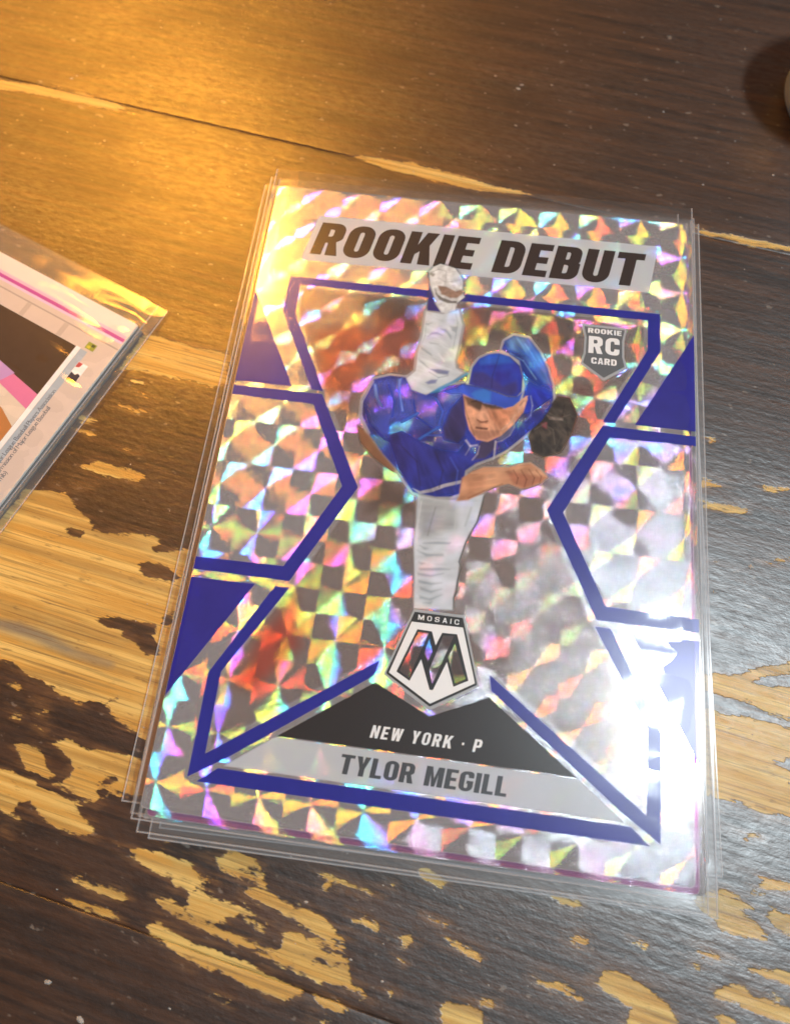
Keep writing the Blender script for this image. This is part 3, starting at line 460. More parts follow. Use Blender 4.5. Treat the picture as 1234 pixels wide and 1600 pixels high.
PLAYER = {"leg_back":[[-6.09,24.73],[-3.6,24.56],[-1.36,25.46],[-0.58,23.06],[-0.83,19.97],[-1.1,17.23],[-0.85,16.07],[0.27,15.47],[-1.41,13.66],[-3.35,11.98],[-5.9,11.24],[-7.84,11.95],[-7.76,13.47],[-6.47,14.95],[-6.53,17.77],[-6.17,20.54]],"shoe":[[-6.32,30.75],[-6.49,31.57],[-5.79,32.5],[-4.84,33.12],[-3.66,32.92],[-2.47,32.56],[-1.64,31.47],[-1.11,30.37],[-1.09,28.71],[-0.58,27.79],[-1.61,26.68],[-1.91,25.35],[-3.12,24.72],[-3.83,24.8],[-4.66,25.99],[-5.22,27.23],[-6.0,29.12]],"shoe_brown":[[-4.87,29.25],[-3.58,29.24],[-2.08,28.59],[-1.27,29.02],[-0.92,28.4],[-1.83,27.47],[-2.81,27.35],[-4.15,27.85]],"shoe_dark":[[-5.17,28.72],[-4.71,27.78],[-3.8,27.24],[-2.49,26.9],[-1.78,26.99],[-1.74,26.58],[-3.01,26.43],[-4.33,26.85],[-4.99,27.75]],"sock":[[-6.11,29.44],[-5.5,27.85],[-4.98,26.28],[-3.84,24.87],[-5.96,24.86],[-6.07,27.13]],"jersey":[[-12.22,12.93],[-9.93,13.8],[-7.79,13.76],[-6.78,11.99],[-4.6,11.39],[-2.4,12.96],[0.68,13.91],[2.44,11.82],[7.81,9.64],[10.32,10.79],[13.03,13.4],[12.61,11.35],[11.68,9.55],[9.52,7.07],[7.15,4.59],[5.22,3.28],[3.28,2.23],[1.87,0.99],[1.67,-2.19],[0.24,-2.88],[-1.73,-3.13],[-4.77,-2.85],[-7.4,0.12],[-9.44,2.02],[-11.58,4.49],[-13.25,7.07],[-13.35,9.61]],"jersey_light":[[-11.92,12.68],[-9.87,13.36],[-7.76,13.47],[-6.75,11.71],[-4.57,11.11],[-2.34,12.39],[0.26,12.71],[-0.07,10.66],[-1.76,6.8],[-4.31,6.48],[-7.31,5.56],[-9.79,4.71],[-11.81,6.12],[-12.71,8.83]],"jersey_dark":[[-9.03,4.8],[-7.31,5.56],[-5.12,4.45],[-1.93,3.48],[0.65,3.25],[1.53,4.72],[3.23,2.76],[1.85,1.25],[1.42,-2.22],[-1.76,-2.87],[-4.69,-2.45],[-6.9,0.18]],"jersey_dark2":[[-1.76,6.8],[-1.02,9.69],[0.37,11.57],[1.51,7.75],[1.4,6.08],[0.49,4.87],[-1.34,5.19]],"shoulder":[[5.37,19.81],[5.66,21.2],[6.93,22.27],[9.1,22.07],[10.84,19.87],[12.02,17.63],[12.95,14.83],[13.06,12.83],[11.38,10.36],[9.42,8.72],[8.58,9.74],[9.06,14.35],[8.0,18.33]],"shoulder_light":[[5.68,21.05],[6.94,22.12],[9.11,21.92],[10.84,19.72],[11.89,17.62],[12.68,15.08],[11.62,15.24],[9.92,17.38],[7.93,19.52],[6.29,19.92]],"glove":[[10.44,8.84],[11.86,10.98],[13.54,13.46],[15.36,13.39],[16.5,10.98],[15.85,8.12],[14.45,5.22],[12.24,4.14],[10.69,4.76],[9.9,7.12]],"face":[[0.51,12.3],[2.48,11.4],[5.12,11.01],[7.7,11.18],[8.91,12.61],[9.56,12.54],[9.06,10.36],[7.89,8.53],[6.24,6.53],[4.53,5.5],[2.99,5.58],[1.84,6.96],[1.12,9.11]],"face_shade":[[0.61,11.91],[1.72,11.89],[3.55,11.51],[5.09,11.09],[6.49,10.82],[5.43,10.24],[4.04,10.52],[3.67,10.02],[2.99,9.94],[1.28,10.63]],"cheek":[[4.35,10.11],[6.23,10.63],[7.87,10.68],[7.18,8.82],[6.18,7.67],[5.02,8.56],[4.56,9.24]],"nose":[[3.32,10.88],[3.76,10.63],[4.41,9.37],[4.33,8.62],[3.4,8.36],[2.67,8.86],[3.14,9.81]],"nostril":[[2.69,8.72],[3.4,8.36],[4.33,8.62],[4.23,8.17],[3.15,8.11]],"mouth":[[2.65,7.53],[3.47,7.56],[4.42,7.53],[4.31,7.22],[3.5,7.2],[2.81,7.26]],"beard":[[1.99,7.31],[2.7,7.03],[4.18,7.13],[5.12,7.25],[6.2,7.38],[5.73,6.45],[4.44,5.71],[3.22,5.71],[2.35,6.33]],"ear":[[8.35,11.64],[9.22,12.95],[9.57,13.0],[9.3,11.76],[8.7,10.49],[8.31,10.14]],"cap":[[1.13,13.8],[1.45,16.47],[2.3,17.98],[3.64,18.85],[5.02,19.18],[6.6,18.81],[8.09,17.58],[8.63,15.78],[8.63,13.64],[8.01,12.65],[6.63,12.64],[5.21,13.07],[3.38,13.46],[2.12,13.61]],"cap_dark":[[1.38,14.13],[1.66,15.71],[3.03,16.03],[4.5,15.13],[5.97,14.08],[7.83,15.23],[8.23,13.44],[7.18,12.7],[5.2,13.22],[3.38,13.53],[2.11,13.69]],"cap_hi":[[2.19,17.65],[3.64,18.77],[5.03,19.1],[6.61,18.74],[7.09,17.93],[5.43,17.57],[3.77,17.22],[2.52,17.06]],"brim":[[-2.07,12.34],[-0.47,12.99],[0.37,13.71],[1.56,13.7],[3.38,13.46],[5.22,13.0],[6.63,12.56],[8.01,12.65],[8.78,13.51],[8.46,12.11],[7.56,11.17],[6.49,10.74],[5.1,11.02],[3.56,11.28],[1.72,11.81],[0.16,12.31],[-1.35,12.12]],"brim_hi":[[1.68,12.34],[2.19,12.86],[3.4,13.31],[4.39,12.97],[4.38,11.46],[3.56,11.36],[2.29,11.66]],"collar":[[7.7,9.18],[8.01,8.63],[7.45,6.95],[6.31,5.94],[5.51,5.84],[6.49,7.12],[7.36,8.25]],"undershirt":[[3.39,5.29],[4.42,5.85],[5.49,5.99],[5.61,4.56],[4.39,2.98],[2.95,2.66],[3.36,4.14]],"arm_back":[[-13.6,5.91],[-11.58,4.49],[-9.44,2.02],[-7.4,0.12],[-7.71,-0.46],[-10.63,1.33],[-12.7,3.25]],"forearm":[[1.36,-2.71],[1.53,-0.08],[2.7,0.95],[4.3,1.81],[7.63,2.22],[8.85,2.82],[10.5,3.25],[12.02,2.32],[12.91,1.44],[12.12,0.57],[10.72,-0.25],[9.5,-0.62],[7.81,-0.18],[5.78,-0.87],[4.21,-2.04],[2.64,-3.09],[1.01,-3.4]],"hand_dark":[[7.25,1.73],[9.35,1.55],[11.03,1.54],[12.8,1.42],[11.92,0.44],[9.91,-0.57],[8.42,-0.1]],"leg_front":[[-4.11,-3.17],[-1.48,-3.39],[1.41,-3.24],[4.62,-1.99],[4.1,-5.58],[3.07,-7.8],[2.34,-10.77],[2.21,-13.61],[2.0,-15.61],[2.0,-17.57],[-2.89,-17.99],[-3.22,-14.29],[-3.89,-9.49],[-3.87,-6.99]],"leg_shade":[[-3.98,-3.37],[1.42,-3.35],[1.36,-6.97],[-1.16,-8.32],[-3.13,-8.99]],"seamline":[[4.63,-2.09],[4.36,-3.84],[3.94,-6.02],[2.75,-8.67],[2.1,-11.41],[2.47,-12.17],[2.13,-13.82],[2.16,-15.2],[1.85,-16.03],[2.02,-17.37],[2.17,-17.35],[2.05,-16.1],[2.37,-15.27],[2.33,-13.89],[2.63,-12.15],[2.29,-11.39],[2.95,-8.64],[4.14,-5.99],[4.57,-3.82],[4.79,-2.07]],"stripe_f0":[[-2.66,-9.55],[-0.87,-9.12],[0.95,-9.0],[0.77,-9.29],[-1.04,-9.45]],"stripe_f1":[[-3.36,-10.56],[-1.9,-10.89],[0.1,-10.64],[0.13,-10.88],[-2.07,-11.16]],"stripe_f2":[[-3.02,-9.9],[-1.98,-10.18],[-2.36,-10.34]],"stripe_f3":[[-2.98,-12.04],[-2.16,-12.14],[-2.54,-12.35]],"stripe_f4":[[-2.79,-12.83],[-0.11,-12.49],[1.1,-12.54],[-0.67,-12.87],[-2.66,-13.1]],"stripe_f5":[[-2.92,-13.45],[-1.2,-13.54],[0.36,-13.14],[-1.17,-13.79],[-2.79,-13.73]],"stripe_f6":[[-2.72,-14.33],[-1.1,-14.52],[0.28,-14.35],[-1.06,-14.81],[-2.58,-14.65]],"stripe_f7":[[-2.42,-15.18],[-0.99,-15.5],[0.37,-15.13],[-0.96,-15.79],[-2.28,-15.52]],"stripe_f8":[[-2.39,-16.26],[-1.08,-16.49],[0.44,-15.85],[-0.85,-16.76],[-2.25,-16.64]],"stripe_f9":[[-1.8,-17.17],[-0.64,-16.83],[-0.8,-17.24]],"stripe_b0":[[-5.35,20.63],[-4.87,21.32],[-4.05,21.5],[-3.3,21.04],[-4.01,21.19],[-4.83,21.01]],"stripe_b1":[[-3.69,22.09],[-2.86,22.19],[-2.06,21.19],[-2.0,20.57],[-2.64,21.43]],"stripe_b2":[[-6.2,18.89],[-4.63,17.92],[-4.46,17.55],[-6.09,18.51]],"stripe_b3":[[-6.32,16.94],[-5.42,16.28],[-4.66,15.61],[-5.08,15.72],[-6.0,16.52]],"stripe_b4":[[-5.85,22.63],[-5.04,22.89],[-5.56,22.51]],"stripe_b5":[[-2.35,22.73],[-1.23,22.71],[-1.41,21.74],[-2.0,21.98]],"stripe_b6":[[-5.11,19.72],[-3.7,19.58],[-4.81,19.52]],"belt":[[-4.5,15.48],[-3.29,15.63],[-1.77,15.51],[-1.84,14.9],[-3.34,14.87]],"spot":[[-4.95,13.32],[-4.19,13.86],[-3.25,13.97],[-3.45,13.35],[-4.51,13.07]],"gleam":[[-4.1,11.78],[-2.99,12.81],[-1.08,14.09],[0.81,15.67],[1.11,15.4],[-0.65,13.84],[-1.92,12.94],[-2.9,11.93]],"fold1":[[-12.14,12.36],[-11.71,12.12],[-11.18,10.16],[-10.34,8.84],[-10.75,8.93],[-11.74,10.38]],"fold2":[[-8.81,13.35],[-8.3,13.55],[-8.37,11.95],[-7.43,8.63],[-7.69,8.59],[-8.39,11.08]],"piping":[[-4.94,-2.3],[-3.86,-2.6],[-2.45,-2.1],[-0.87,-1.25],[1.46,-0.41],[1.5,-0.85],[-0.62,-1.65],[-2.2,-2.5],[-3.81,-3.03]],"piping2":[[5.51,5.84],[5.78,5.73],[5.7,3.43],[5.5,3.4]],"glove_band":[[12.1,10.61],[12.8,10.25],[14.57,10.17],[14.58,9.87],[12.69,9.79]],"glove_red":[[11.64,9.07],[12.31,9.3],[12.36,8.43],[11.8,8.65]],"shoulder_fold":[[8.0,18.33],[9.66,17.35],[11.62,15.24],[11.12,14.89],[9.21,16.12],[8.35,17.19]],"shoulder_dark":[[9.82,14.73],[12.75,13.65],[12.59,11.92],[10.37,9.95],[9.13,9.24],[9.43,12.67]],"bg_red1":[[-21.88,19.22],[-15.71,22.08],[-13.0,16.13],[-15.46,7.85],[-19.64,11.28]],"bg_red2":[[-15.41,20.0],[-7.6,25.21],[-5.95,14.95],[-11.82,14.24]],"bg_red3":[[-21.94,-24.25],[-18.14,-18.22],[-16.26,-24.31],[-20.79,-30.19],[-23.26,-29.76]],"bg_dark1":[[-8.67,26.16],[-12.56,26.79],[-16.17,25.27],[-11.72,20.44],[-7.24,22.04]],"bg_dark2":[[2.65,26.43],[15.71,26.92],[16.0,19.64],[9.55,20.92],[1.26,20.96]],"bg_dark3":[[-9.85,-0.41],[-5.18,-3.0],[-4.03,-5.51],[-10.76,-6.34]],"bg_red4":[[-0.71,27.12],[2.65,26.43],[1.53,17.89],[-0.74,17.62]],"bg_red5":[[14.38,15.41],[18.83,15.95],[16.47,7.93],[13.77,9.49]]}
LINES = [[[[5.1,19.11],[4.86,17.66],[4.39,15.58],[4.41,13.58]],0.16,"#22246e"],[[[6.61,18.74],[8.1,17.43],[8.57,15.62],[8.5,13.47]],0.18,"#1e2060"],[[[0.38,13.63],[2.13,13.54],[3.39,13.43],[5.22,13.0],[6.91,12.55],[8.07,12.66]],0.16,"#1d1c52"],[[[-1.42,12.08],[0.16,12.28],[1.73,11.74],[3.57,11.21],[5.38,10.91],[6.63,10.71]],0.14,"#6f8fe8"],[[[1.79,11.14],[2.45,11.37],[3.16,11.23]],0.28,"#3c2a22"],[[[4.28,10.92],[5.11,10.95],[6.09,10.69]],0.28,"#4a3226"],[[[2.74,7.32],[3.49,7.31],[4.3,7.37]],0.16,"#5a3128"],[[[2.84,8.51],[3.47,8.3],[4.27,8.54]],0.14,"#6b3f30"],[[[0.69,11.76],[0.98,10.14],[1.6,8.58],[2.13,7.32],[2.63,6.22]],0.14,"#7a5844"],[[[6.33,7.47],[7.46,8.71],[7.98,9.96]],0.2,"#e3bda6"],[[[8.5,11.36],[9.0,12.17]],0.14,"#8a5c48"],[[[5.58,5.71],[5.54,4.55],[5.53,2.98]],0.15,"#c9ccd2"],[[[7.91,9.06],[7.98,8.04],[7.46,6.81],[6.45,5.89],[5.66,5.57]],0.16,"#b9bcc4"],[[[9.91,13.04],[10.27,11.58],[10.09,10.06],[9.46,9.25]],0.14,"#b4c2e8"],[[[1.56,5.36],[2.24,4.58],[3.16,4.83]],0.3,"#e9e6f2"],[[[3.44,4.72],[3.27,3.56],[2.68,2.63]],0.16,"#c7bcc8"],[[[2.25,4.43],[1.69,3.22]],0.14,"#a9a4c0"],[[[-12.97,8.8],[-11.81,6.12],[-9.47,4.19],[-7.08,3.66]],0.2,"#1d2278"],[[[-6.34,10.47],[-5.53,8.01],[-3.29,6.61]],0.2,"#2436a2"],[[[-3.26,11.13],[-2.02,9.29],[-2.33,7.28]],0.18,"#5e86ee"],[[[-7.05,3.4],[-4.77,1.51],[-3.88,-1.83]],0.22,"#1c1848"],[[[-2.41,3.15],[-1.12,0.62],[-1.37,-1.78]],0.2,"#1b1650"],[[[-0.31,2.6],[0.88,0.87],[0.83,-1.25]],0.18,"#4a62d8"],[[[-10.01,12.33],[-8.9,9.87],[-8.87,7.6]],0.18,"#2234a8"],[[[-12.18,12.65],[-13.31,9.33],[-13.12,7.09],[-11.62,4.76]],0.16,"#d9dde6"],[[[-4.19,5.39],[-1.65,5.7]],0.16,"#3f7ae4"],[[[-7.48,6.93],[-5.34,8.6]],0.3,"#3d8ae8"],[[[-4.77,4.77],[-2.29,6.87]],0.34,"#3b86e6"],[[[7.03,20.91],[9.29,19.08],[11.32,16.08]],0.2,"#2a4fc0"],[[[6.6,19.36],[8.53,18.39],[10.55,15.69]],0.16,"#8fc0f6"],[[[8.62,21.11],[10.38,18.62]],0.18,"#6fa6f0"],[[[10.1,14.48],[11.72,13.52],[12.77,13.36]],0.2,"#1f2ab4"],[[[7.16,18.97],[8.75,19.17]],0.3,"#22357e"],[[[8.29,1.86],[8.98,0.84],[8.84,-0.05]],0.14,"#6e3a28"],[[[9.33,1.99],[10.14,0.77],[9.9,-0.36]],0.14,"#6e3a28"],[[[10.36,2.23],[11.16,1.11],[10.91,-0.01]],0.14,"#74402c"],[[[11.3,2.23],[12.07,1.44],[11.92,0.55]],0.14,"#74402c"],[[[8.86,2.71],[10.51,3.13],[11.92,2.31],[12.8,1.53]],0.16,"#dfb59a"],[[[2.71,0.73],[5.17,1.48],[7.46,1.76]],0.2,"#d8ab8a"],[[[2.61,-2.77],[4.58,-1.56],[6.98,-0.28]],0.2,"#8a5436"],[[[10.74,8.05],[11.97,9.03],[13.28,8.36],[13.65,6.21]],0.12,"#746a60"],[[[12.64,10.79],[13.97,10.11],[15.47,10.86]],0.14,"#6f675f"],[[[13.75,9.25],[14.35,7.39],[13.69,5.4]],0.1,"#57504a"],[[[14.64,12.17],[14.46,10.45]],0.12,"#14110f"],[[[11.55,7.32],[11.94,4.91]],0.14,"#14110f"],[[[15.0,9.96],[15.35,7.79]],0.12,"#16130f"],[[[-1.71,24.73],[-1.29,23.34],[-1.37,21.27],[-1.57,19.06]],0.14,"#8f9ea8"],[[[-5.89,22.94],[-5.78,20.74],[-6.26,18.8]],0.12,"#93a2ac"],[[[-4.47,20.27],[-3.34,20.09],[-2.3,19.44]],0.14,"#dfe9ef"],[[[-4.59,15.02],[-3.14,14.29],[-1.83,14.75]],0.14,"#7f8ea0"],[[[-3.54,18.05],[-2.6,16.93]],0.2,"#eef4f8"],[[[1.22,-3.38],[1.24,-6.77],[1.22,-9.68]],0.12,"#c9d2d6"],[[[-3.5,-3.96],[-3.62,-7.38],[-3.4,-11.08]],0.14,"#dfe6ea"],[[[-1.56,-4.58],[-1.94,-6.75],[-2.17,-8.45]],0.2,"#868b8a"],[[[3.14,-4.0],[2.56,-6.61]],0.3,"#aeb9be"],[[[-5.97,31.46],[-5.02,32.08],[-3.85,31.89]],0.14,"#8b8f8e"],[[[-4.86,30.59],[-3.94,30.03],[-2.67,30.18]],0.12,"#a9b4ba"],[[[-3.83,31.72],[-3.77,29.72]],0.12,"#9aa3a8"],[[[-6.16,31.19],[-5.7,30.99]],0.5,"#5a4d36"]]
def player_picture(parent, z):
    """the printed picture: colour and ink density are laid down on a fine grid, layer over layer"""
    step = .12
    xs = np.arange(-26.2, 27.3, step); ys = np.arange(-37.5, 36.3, step); X, Y = np.meshgrid(xs, ys)
    rgb = np.zeros(X.shape + (3,)); al = np.zeros(X.shape); den = np.zeros(X.shape)
    rng = np.random.RandomState(3)
    def field(sx, sy, seed):
        r_ = np.random.RandomState(seed); g = r_.rand(int(90 / sy) + 3, int(70 / sx) + 3)
        u = (X + 32) / sx; v_ = (Y + 42) / sy; i = u.astype(int); j = v_.astype(int); a = u - i; b = v_ - j; a = a * a * (3 - 2 * a); b = b * b * (3 - 2 * b)
        return (g[j, i] * (1 - a) + g[j, i + 1] * a) * (1 - b) + (g[j + 1, i] * (1 - a) + g[j + 1, i + 1] * a) * b
    def lay(name, c, soft=.18, op=1.0, dens=.8, grow=0.0, pts=None, noise_amt=.12, sc=1.2, c2=None):
        nonlocal rgb, al, den
        p = pts if pts is not None else PLAYER[name]
        a_ = np.array(p); m = (X > a_[:, 0].min() - 2) & (X < a_[:, 0].max() + 2) & (Y > a_[:, 1].min() - 2) & (Y < a_[:, 1].max() + 2)
        if not m.any(): return
        sd = np.full(X.shape, -9.0); sd[m] = signed_distance(p, X[m], Y[m])
        k = np.clip((sd + grow) / (2 * soft) + .5, 0, 1); k = k * k * (3 - 2 * k) * op
        base = np.array(col(c)[:3]); n = field(sc, sc * 1.3, abs(hash_(name)) % 999)
        cc = base[None, None, :] * (1 + noise_amt * 2 * (n - .5))[..., None]
        if c2 is not None: cc = cc * (1 - n[..., None]) + np.array(col(c2)[:3]) * n[..., None]
        rgb = rgb * (1 - k[..., None]) + cc * k[..., None]; den = den * (1 - k) + dens * k; al = np.maximum(al, k)
    def hash_(s): return sum((i + 1) * ord(ch) for i, ch in enumerate(s))
    hour = [(-24.6, 26.5), (-24.6, 22.2), (-18.5, 10.1), (-11.6, -3.1), (-18.4, -17.0), (-24.95, -28.4), (-24.95, -36.8), (-6.2, -24.0), (7.1, -24.0), (25.85, -36.8), (25.85, -28.4), (19.3, -17.0), (12.5, -3.1), (19.4, 10.1), (25.5, 22.2), (25.5, 26.5)]
    lay('ground', '#a48a78', .12, 1, .07, pts=hour, noise_amt=.25, sc=4, c2='#8a7466')
    for n_, c_, d_ in (('bg_red1', '#e8682a', .42), ('bg_red2', '#c85838', .40), ('bg_red3', '#d8482a', .5), ('bg_dark1', '#4a3a34', .4), ('bg_dark2', '#554a44', .3), ('bg_dark3', '#5a4a40', .4), ('bg_red4', '#a84a34', .35), ('bg_red5', '#9c4c3a', .3)):
        lay(n_, c_, 1.6, .65, d_)
    halo = ('leg_back', 'jersey', 'shoulder', 'cap', 'face')
    for n_ in halo: lay(n_, '#d6dadf', .22, .75, .5, .42)
    for n_ in ('shoe', 'sock', 'forearm', 'leg_front'): lay(n_, '#c9ccd0', .2, .5, .5, .3)
    lay('glove', '#2b2724', .25, 1, .85, noise_amt=.5, sc=.8, c2='#4a4038'); lay('glove_band', '#8c8078', .15, .8); lay('glove_red', '#a85060', .25, .7)
    lay('arm_back', '#8a6048', .3, .95)
    lay('leg_front', '#e2ecf4', .15, 1, .62, noise_amt=.12, sc=1.5); lay('leg_shade', '#9a9f9f', .8, .7, .7); lay('seamline', '#2f3338', .08, .95, .9)
    for i in range(10): lay('stripe_f%d' % i, '#8a969d', .24, .6, .6)
    lay('leg_back', '#dfebf3', .15, 1, .62, noise_amt=.12, sc=1.3)
    for i in range(7): lay('stripe_b%d' % i, '#8a99a3', .24, .6, .6)
    lay('sock', '#2f2f86', .15); lay('shoe', '#dfe5e8', .18, 1, .72, noise_amt=.2, sc=.7); lay('shoe_brown', '#94705a', .2, .9); lay('shoe_dark', '#5c5a56', .14, .9)
    lay('shoulder', '#2f66de', .15, 1, .36, noise_amt=.25, sc=1.4, c2='#2546c8'); lay('shoulder_light', '#5f95e6', .4, .8, .5); lay('shoulder_dark', '#2a34c0', .6, .85); lay('shoulder_fold', '#24409c', .25, .8)
    lay('jersey', '#2c4cd2', .15, 1, .40, noise_amt=.25, sc=1.6, c2='#2a2f96'); lay('jersey_light', '#3d68ee', .6, .85, .30, noise_amt=.3, sc=1.3, c2='#2c48c4')
    lay('jersey_dark', '#241e58', .3, .85, .74, noise_amt=.3, sc=1.8, c2='#2c37a6'); lay('jersey_dark2', '#32294f', .3, .85, .85); lay('fold1', '#7fa3e6', .16, .8); lay('fold2', '#7fa3e6', .16, .8)
    lay('piping', '#a9a8b2', .12, .95, .8)
    lay('belt', '#55619a', .2, .8); lay('spot', '#5a66a8', .2, .8); lay('gleam', '#3fa6dc', .2, .85, .6)
    lay('forearm', '#c98f6a', .2, 1, .85, noise_amt=.2, sc=1.2, c2='#d8a681'); lay('hand_dark', '#9c5c42', .4, .8, .85, noise_amt=.3, sc=.7)
    lay('undershirt', '#3a2f4c', .3, .95, .9); lay('collar', '#6e6c74', .2, .8)
    lay('face', '#cb9678', .14, 1, .93, noise_amt=.1); lay('face_shade', '#4a3428', .3, .92, .93); lay('cheek', '#c07e5c', .5, .8, .93); lay('nose', '#cf9c80', .2, .8, .93)
    lay('nostril', '#8a5844', .14, .9, .93); lay('mouth', '#7c4c3e', .12, .9, .93); lay('beard', '#8f6250', .3, .75, .93); lay('ear', '#d3a48c', .15, .95, .93)
    lay('cap', '#2d4cce', .12, 1, .66, noise_amt=.18, sc=1.2, c2='#3232a0'); lay('cap_dark', '#38306e', .45, .75, .88); lay('cap_hi', '#2f70e0', .4, .75, .75)
    lay('brim', '#3c62da', .12, 1, .66, noise_amt=.15); lay('brim_hi', '#3f90f0', .3, .8, .65); lay('piping2', '#9aa0a8', .1, .8)
    def wrinkle(name, amt, sx, sy, rot, seed):
        nonlocal rgb
        p = PLAYER[name]; a_ = np.array(p); m = (X > a_[:, 0].min()) & (X < a_[:, 0].max()) & (Y > a_[:, 1].min()) & (Y < a_[:, 1].max())
        k = np.zeros(X.shape); k[m] = np.clip(signed_distance(p, X[m], Y[m]) / .3, 0, 1)
        u = X * math.cos(rot) + Y * math.sin(rot); v_ = -X * math.sin(rot) + Y * math.cos(rot)
        def vn(fx, fy, sd):
            g = np.random.RandomState(sd).rand(512, 512); uu = u * fx + 200; vv = v_ * fy + 200; i = np.floor(uu).astype(int); j = np.floor(vv).astype(int); a = uu - i; b = vv - j
            a = a * a * (3 - 2 * a); b = b * b * (3 - 2 * b); i %= 511; j %= 511
            return (g[j, i] * (1 - a) + g[j, i + 1] * a) * (1 - b) + (g[j + 1, i] * (1 - a) + g[j + 1, i + 1] * a) * b
        w_ = .65 * (1 - np.abs(2 * vn(1 / sx, 1 / sy, seed) - 1)) + .35 * (1 - np.abs(2 * vn(2.3 / sx, 2.3 / sy, seed + 1) - 1))
        rgb = rgb * (1 + (k * amt * 2 * (w_ - .55))[..., None])
    wrinkle('jersey', .55, 1.5, 4.5, .5, 31); wrinkle('shoulder', .5, 1.2, 3.6, .6, 41); wrinkle('leg_front', .14, 3.5, 1.1, .1, 51); wrinkle('leg_back', .16, 2.6, 1.0, -.3, 61)
    wrinkle('glove', .7, .8, 1.6, .8, 71); wrinkle('forearm', .22, 2.5, .9, .3, 81); wrinkle('cap', .25, 1.6, 2.4, .2, 91); wrinkle('shoe', .3, .9, .9, .3, 95); wrinkle('face', .18, .9, 1.1, .3, 97)
    def line(pts, wd, c, soft=.13, op=.6, dens=.75):
        for (a, b) in zip(pts[:-1], pts[1:]):
            d = Vector((b[0] - a[0], b[1] - a[1])); n_ = Vector((-d.y, d.x)).normalized() * wd / 2; e_ = d.normalized() * wd * .3
            lay('line', c, soft, op, dens, pts=[(a[0] + n_.x - e_.x, a[1] + n_.y - e_.y), (b[0] + n_.x + e_.x, b[1] + n_.y + e_.y), (b[0] - n_.x + e_.x, b[1] - n_.y + e_.y), (a[0] - n_.x - e_.x, a[1] - n_.y - e_.y)], noise_amt=0)
    for pts, wd, c in LINES: line(pts, wd, c)
    keep = al > .02
    idx = -np.ones(X.shape, int); fq = keep[:-1, :-1] & keep[:-1, 1:] & keep[1:, 1:] & keep[1:, :-1]
    used = np.zeros(X.shape, bool); used[:-1, :-1] |= fq; used[:-1, 1:] |= fq; used[1:, 1:] |= fq; used[1:, :-1] |= fq
    idx[used] = np.arange(used.sum()); J, I = np.where(fq)
    quads = np.stack([idx[J, I], idx[J, I + 1], idx[J + 1, I + 1], idx[J + 1, I]], 1)
    co = np.stack([X[used], Y[used], np.full(used.sum(), z)], 1) * MM
    me = bpy.data.meshes.new('player_picture'); me.vertices.add(len(co)); me.vertices.foreach_set('co', co.ravel())
    me.loops.add(quads.size); me.loops.foreach_set('vertex_index', quads.ravel().astype(np.int32)); me.polygons.add(len(quads))
    me.polygons.foreach_set('loop_start', np.arange(0, quads.size, 4, dtype=np.int32)); me.update(calc_edges=True)
    ca = me.attributes.new('ink_colour', 'FLOAT_COLOR', 'POINT')
    ca.data.foreach_set('color', np.concatenate([rgb[used], np.ones((used.sum(), 1))], 1).astype(np.float32).ravel())
    for nm, arr in (('ink_density', den), ('ink_cover', al)):
        at = me.attributes.new(nm, 'FLOAT', 'POINT'); at.data.foreach_set('value', arr[used].astype(np.float32))
    M = Mat('picture_ink'); A = lambda n_: M.n('Attribute', {'attribute_name': n_})
    c_ = A('ink_colour').outputs['Color']
    tint = M.mix(M.math('MULTIPLY', A('ink_density').outputs['Fac'], 1.5, clamp=True), (.93, .90, .88, 1), M.n('Gamma', Color=c_, Gamma=.72).outputs[0])
    p = M.n('BsdfPrincipled', Base_Color=c_, Roughness=.35); t = M.n('BsdfTransparent', Color=tint)
    ink = M.n('MixShader', i0=A('ink_density').outputs['Fac'], i1=t, i2=p)
    m = M.done(M.n('MixShader', i0=A('ink_cover').outputs['Fac'], i1=M.n('BsdfTransparent'), i2=ink))
    me.materials.append(m)
    return link(bpy.data.objects.new('player_picture', me), parent)

top_card()
make_sleeve(.1, 1.0, STACK, 0, 1.0, 'clear plastic sleeve around the topmost prismatic card, glaring white at right', 'sleeves in the stack', 'film_top', wave=.05)

# the stack below: each card in its own sleeve, a little askew
magenta = foil_material('magenta_border_foil', '#b06a9a', .5)
STACKED = [
    (.75, -.95, .12, magenta, 'magenta edged', 'second'), (1.9, -1.5, .30, foil_material('grey_border_foil', '#9a938e', .5), 'pale silver', 'third'),
    (-1.0, .6, .25, plain_material('pale_print', '#b5a79b', .4, vary=.2), 'beige edged', 'fourth'), (1.9, -.2, 1.1, plain_material('pink_print', '#a8508e', .35, vary=.25), 'pink purple edged', 'fifth'),
    (-.5, .1, .3, plain_material('cream_print', '#c2ad92', .4, vary=.2), 'cream edged', 'sixth'), (.4, -.4, -.1, plain_material('grey_print', '#8e8a88', .4, vary=.2), 'grey edged', 'seventh'),
    (-3.0, .9, -.15, plain_material('tan_print', '#ab9078', .4, vary=.2), 'tan edged', 'eighth'), (3.1, .9, 1.9, plain_material('slate_print', '#77777c', .4, vary=.2), 'slate edged', 'lowest')]
for i, (dx, dy, rot, fm, look, nth) in enumerate(STACKED):
    z = STACK - PITCH * (i + 1); rz = math.radians(rot); up = '' if nth == 'lowest' else ' from the top'
    make_card(dx * .8, dy * .55 - .3, z, rz, '%s baseball card, %s%s in the stack under the prismatic card' % (look, nth, up), 'sleeved cards in the stack', fm)
    make_sleeve(dx, dy + .6, z, rz, 3.3 + i * 2.1, 'clear plastic sleeve, %s%s in the stack, around the %s card' % (nth, up, look), 'sleeves in the stack', 'film2' if i % 2 else 'film')

